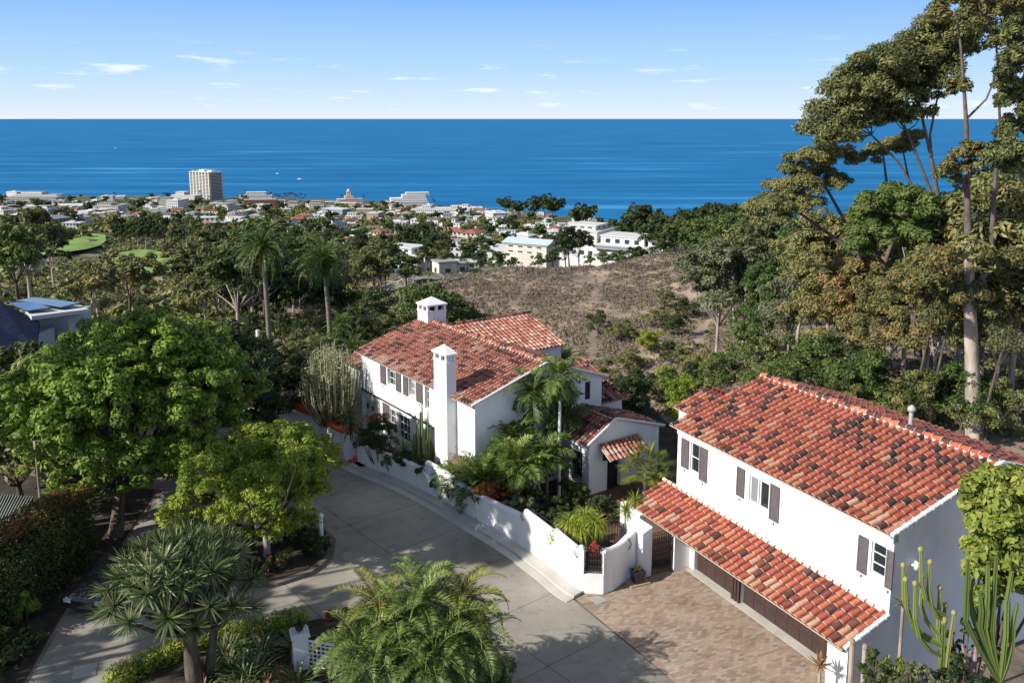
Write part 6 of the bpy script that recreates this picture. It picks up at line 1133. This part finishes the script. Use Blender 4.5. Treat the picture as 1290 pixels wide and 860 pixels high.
villa_s('bluff_house', 'cream flat-roofed house above the left condominium', 712, 400, [(-14, 14, -7, 7, -6, 4.5, 1)], (CREAM, RGREY), R(-10))
villa_s('bluff_house', 'white two-storey house by the canyon road curve', 523, 290, [(-8, 8, -5, 5, -6, 6, 2), (-8, 2, -4, 4, 6, 8, 1)], (WHITE, RWHITE), R(-30))
md = villa_s('modern_house', 'beige modern house with deep flat roof above the canyon road', 566, 262, [(-4, 1.5, -3, 3, -8, 4, 1), (1.5, 6, -2, 3, -8, 3, 1)], (CREAM, RGREY), R(25))
villa_s('modern_house', 'long low house with pale flat roof right of the beige modern house', 594, 286, [(-6, 6, -3, 3, -5, 2.5, 1)], (CREAM, RWHITE), R(10))
villa_s('garden_shed', 'small white flat-roofed outbuilding in the trees left of the canyon road', 484, 235, [(-4.5, 4.5, -3, 3, -4, 2.6, 1)], (WHITE, RWHITE), R(-10))
villa_s('bluff_house', 'peach-coloured house with red roof at the cliff edge near the round dark tree', 845, 420, [(-12, 12, -6, 6, -8, 7, 2)], (PINK, RRED), R(20))
villa_s('bluff_house', 'peach house glimpsed between the spreading eucalyptus branches', 1045, 330, [(-12, 10, -6, 6, -8, 9, 2)], (PINK, RRED), R(-20))
mb = MB(); rgh = np.random.default_rng(8); bl = [[x, 0, z, 2.2, 1.5, 2.0] for x in np.arange(-15, 15, 1.8) for z in (1.5, 4)]; leaves(mb, bl, 5000, .35, rgh, shell=.85); o = mb.build('clipped_tall_hedge', LF_BRIGHT); o.location = at_col(790, 350); o.rotation_euler = (0, 0, R(-8)); tag(o, 'tall clipped green hedge standing behind the two condominiums', 'hedge')
occ += [(at_col(80, 380).x, 380, 40)]
# scatter of houses and blocks
rg = np.random.default_rng(123)
nh = 0; tries = 0
while nh < 46 and tries < 2000:
    tries += 1; px = rg.uniform(-40, 640) if rg.random() < .75 else rg.uniform(-40, 330); Y = rg.uniform(1000, 2020)
    if Y > 2030-(px-200)*.85: continue
    g = at_col(px, Y)
    if not free(g.x, g.y, 24): continue
    k = int(rg.integers(6)); k = 0 if (k == 5 and rg.random() < .7) else k
    put('town_block', bk[k][1], g, rg.uniform(.7, 1.15), R(rg.choice([12, 102, -15, 75])+rg.normal()*5), bk[k][0], 'building', 'commercial blocks of the seaside town'); nh += 1
nh = 0; tries = 0
while nh < 235 and tries < 6000:
    tries += 1; px = rg.uniform(-40, 760); Y = 395+1250*rg.random()**1.2
    if Y > 1980-(px-200)*.9 and px > 100: continue
    if px < 300 and Y < 640: continue
    if px < 470 and Y < 430: continue
    if px > 640 and Y < 430: continue
    g = at_col(px, Y)
    if not free(g.x, g.y, 9.5): continue
    k = int(rg.choice(8, p=[.2, .15, .13, .12, .12, .1, .06, .12])); put('town_house', hk[k][1], g, rg.uniform(.8, 1.25), R(rg.choice([12, 102, -20, 70])+rg.normal()*8), hk[k][0], 'house', 'houses of the seaside town'); nh += 1
nh = 0; tries = 0
while nh < 285 and tries < 6000:
    tries += 1; px = rg.uniform(-40, 790); Y = 400+1450*rg.random()**1.3
    if Y > 2000-(px-200)*.9 and px > 100: continue
    if px > 660: Y = rg.uniform(400, 1300)
    g = at_col(px, Y); r = 4.2
    ok = True
    for a, b, c in occ:
        if (a-g.x)**2+(b-g.y)**2 < (c*.62+r)**2: ok = False; break
    pb = proj(g)
    for a, b, c, d in golf:
        if a-5 < pb[0] < b+5 and c-2 < pb[1] < d+14: ok = False
    if not ok: continue
    k = int(rg.choice(4, p=[.35, .25, .25, .15])); s = rg.uniform(.8, 1.5)*(1.15 if Y > 1100 else 1.)
    put('town_tree', fart[k], g, s, rg.random()*6, ['round dark tree', 'dense dark tree', 'olive tree', 'green tree'][k], 'tree', 'trees between the houses of the seaside town', s*rg.uniform(.8, 1.2)); nh += 1
# extra shoreline conifers
for px, Y, top in [(640, 1250, 250), (655, 1230, 254), (688, 1180, 247), (697, 1170, 250), (676, 1200, 252), (730, 1000, 262), (741, 980, 258), (135, 1900, 246), (110, 1900, 247), (218, 1900, 243)]:
    g = at_col(px, Y); s = max(.9, (aY(px, top, Y).z-g.z)/8.5); put('shore_pine', fart[0], g, s, rg.random()*6, 'tall dark pine', 'tree', 'tall pines near the shoreline')
mb = MB(); mb.tube([(0, 0, 0), (.3, 0, 11)], [.4, .3], 5, 1); palm_crown(mb, (.3, 0, 11), 14, 3.2, rgp, .9, (1.2, -.5), 1.6, 8, .25); spm = mb.mesh('shore_palm', [LF_DARK, BARKG])
for i in range(26):
    px = 345+i*2.6 if i < 18 else rg.uniform(60, 560); Y = 1830-(px-350)*.5+rg.normal()*20; g = at_col(px, Y); put('shore_palm', spm, g, rg.uniform(1.1, 1.6), rg.random()*6, 'tall thin palm', 'palm', 'row of palms along the shore')
# boats
for i, (px, py, lb) in enumerate([(148, 187, 'small white boat far out on the sea above the left of the town'), (380, 226, 'white boat nearer the shore, right of the hotel tower'), (352, 219, 'tiny boat just left of the nearer white boat')]):
    r = ray(px, py); k = (-160-CH)/r[2]; t = thing('boat', lb, 'boat', (r[0]*k, r[1]*k, -160)); L_ = 9 if i < 2 else 6; mb = MB(); mb.prism([(-L_, -2), (L_*.5, -2), (L_, 0), (L_*.5, 2), (-L_, 2)], -.5, 1.8); mb.build('hull', WHITE, t); mb = MB(); mb.box((-L_*.4, -1.4, 1.8), (L_*.2, 1.4, 4)); mb.build('cabin', WHITE, t)
# ================= neighbouring roofs at the left
nb = thing('neighbour_house', 'neighbouring house with a dark navy shingle roof and solar panels, behind the shade tree', 'house')
NAVY = noisy('navy_shingle', [(.3, (.006, .010, .026)), (.7, (.012, .018, .042))], 2, 1., spec=.05)
mb = MB(); P = [aY(-60, 372, 60), aY(0, 378, 58), aY(52, 405, 55), aY(48, 442, 50), aY(-60, 450, 48)]; P = [tuple(p) for p in P]; mb.poly(P[::-1]); mb.poly([(p[0], p[1], p[2]-.3) for p in P]); n_ = len(P)
for i in range(n_): a, b = P[i], P[(i+1) % n_]; mb.poly([a, b, (b[0], b[1], b[2]-.3), (a[0], a[1], a[2]-.3)])
mb.build('roof', NAVY, nb)
c1 = aY(75, 430, 56); mb = MB(); mb.box((-45, 51, -.1), (c1.x-2.2, 62, 6.2)); mb.box((c1.x-2.3, 56.8, -.1), (c1.x+.4, 60, 7.3)); mb.box((c1.x-1.7, 53.5, -.1), (c1.x-.3, 56.3, 6.7)); mb.build('wall', mat('pale_blue_render', (.42, .46, .50), .9), nb)
def slab(P, th_, name, m, parent):
    mb = MB(); P = [tuple(p) for p in P]; mb.poly(P); mb.poly([(p[0], p[1], p[2]-th_) for p in P][::-1])
    for i in range(len(P)): a, b = P[i], P[(i+1) % len(P)]; mb.poly([a, b, (b[0], b[1], b[2]-th_), (a[0], a[1], a[2]-th_)])
    return mb.build(name, m, parent)
slab([aY(42, 398, 54.5), aY(114, 389, 57.5), aY(104, 384, 61), aY(30, 384, 60)], .25, 'flat_roof', RWHITE, nb)
PAN = mat('solar_glass', (.02, .045, .11), .15, .6)
def quadp(P, lift): return [Vector(p)+Vector((0, 0, lift)) for p in P]
slab(quadp([aY(35, 396, 55.5), aY(66, 391.5, 57), aY(46, 385, 59), aY(15, 385, 58)], .25), .08, 'solar_panel', PAN, nb); slab(quadp([aY(79, 392, 57.5), aY(104, 386.5, 59), aY(46, 379, 63), aY(25, 383, 60.5)], .3), .08, 'solar_panel', PAN, nb)
gr = thing('slatted_pergola', 'grey slatted roof of an outbuilding behind the ivy hedge at the left edge', 'outbuilding'); mb = MB()
a0, a1, b0_, b1_ = aY(-30, 690, 36), aY(12, 680, 36.5), aY(2, 622, 40), aY(44, 625, 40.5)
slab([a0+Vector((0, 0, -.1)), a1+Vector((0, 0, -.1)), b1_+Vector((0, 0, -.1)), b0_+Vector((0, 0, -.1))], .12, 'roof_board', mat('dark_boarding', (.05, .055, .05), .8), gr)
for i in range(13):
    f = i/12; p, q = a0.lerp(a1, f), b0_.lerp(b1_, f); mb.tube([p, q], .05, 4)
mb.build('slats', mat('grey_slats', (.20, .22, .20), .6), gr); mb = MB(); mb.box((a0.x, a0.y+.5, 0), (b1_.x-1.2, b1_.y-.4, a0.z-.5)); mb.build('wall', mat('dark_wall', (.06, .06, .06), .9), gr)
p = aY(40, 672, 38.5); mb = MB(); mb.box((-.7, -.35, 0), (.7, .35, p.z-.1+.5)); mb.box((-.75, -.4, p.z+.4), (.75, .4, p.z+.5)); o = mb.build('block_chimney', mat('grey_block', (.22, .22, .23), .9)); o.location = (p.x, p.y, 0); tag(o, 'square grey rendered block standing behind the rust-topped hedge', 'chimney')
# trees around the neighbour
for i, (px, Y, top, k) in enumerate([(5, 48, 452, 3), (25, 50, 446, 0), (170, 66, 400, 0), (300, 60, 430, 2), (345, 60, 475, 2), (120, 62, 405, 2), (-20, 44, 470, 0), (300, 52, 500, 2), (325, 55, 485, 2)]):
    eu(px, Y, top, k, low_t, 4.9, 1., ['olive bushy tree', 'fresh green bushy tree', 'dark bushy tree', 'russet bushy tree'][k], 'bushy trees around the neighbouring house')
# ================= labels of repeated things: look, then place
ORD = ['', 'second', 'third', 'fourth', 'fifth', 'sixth', 'seventh', 'eighth', 'ninth', 'tenth', 'eleventh', 'twelfth', 'thirteenth', 'fourteenth', 'fifteenth', 'sixteenth', 'seventeenth', 'eighteenth', 'nineteenth', 'twentieth']
def zone(px, Y):
    if Y > 390:
        row = 'far row' if Y > 1350 else ('mid row' if Y > 800 else 'near row')
        col = ['under left sheds', 'left of tower', 'below tower', 'right of tower', 'below pink tower', 'below terraced block', 'toward right headland', 'by right shore'][int(np.searchsorted([90, 235, 300, 400, 480, 560, 660], px))]
        return col+', '+row
    if Y < 34: return 'in foreground bed'
    row = 'front row' if Y < 115 else ('middle rows' if Y < 210 else 'back rows')
    col = ['at the left edge', 'above the shade tree', 'left of the tall palms', 'around the tall palms', 'left of the brown hill', 'behind the villa', 'below the condominiums', 'at the foot of the slope', 'under the spreading branches', 'under the umbrella crown', 'near the massive pale trunk', 'at the right edge'][int(np.searchsorted([40, 200, 310, 430, 560, 700, 850, 960, 1060, 1160, 1240], px))]
    return col+', '+row
by = {}
for o, ph, grp in recs:
    l = o.location; px, _ = proj(l); by.setdefault((ph, zone(px, l.y), grp), []).append((px, o))
for (ph, z, grp), L_ in by.items():
    L_.sort(key=lambda q: q[0])
    for i, (px, o) in enumerate(L_):
        n_ = len(L_)
        lab = f'{ph} {z}' if n_ == 1 else (f'{ph} {z}, '+('leftmost one' if i == 0 else ('rightmost one' if i == n_-1 else ORD[min(i, 19)]+' from left')))
        o['label'] = lab; o['group'] = grp
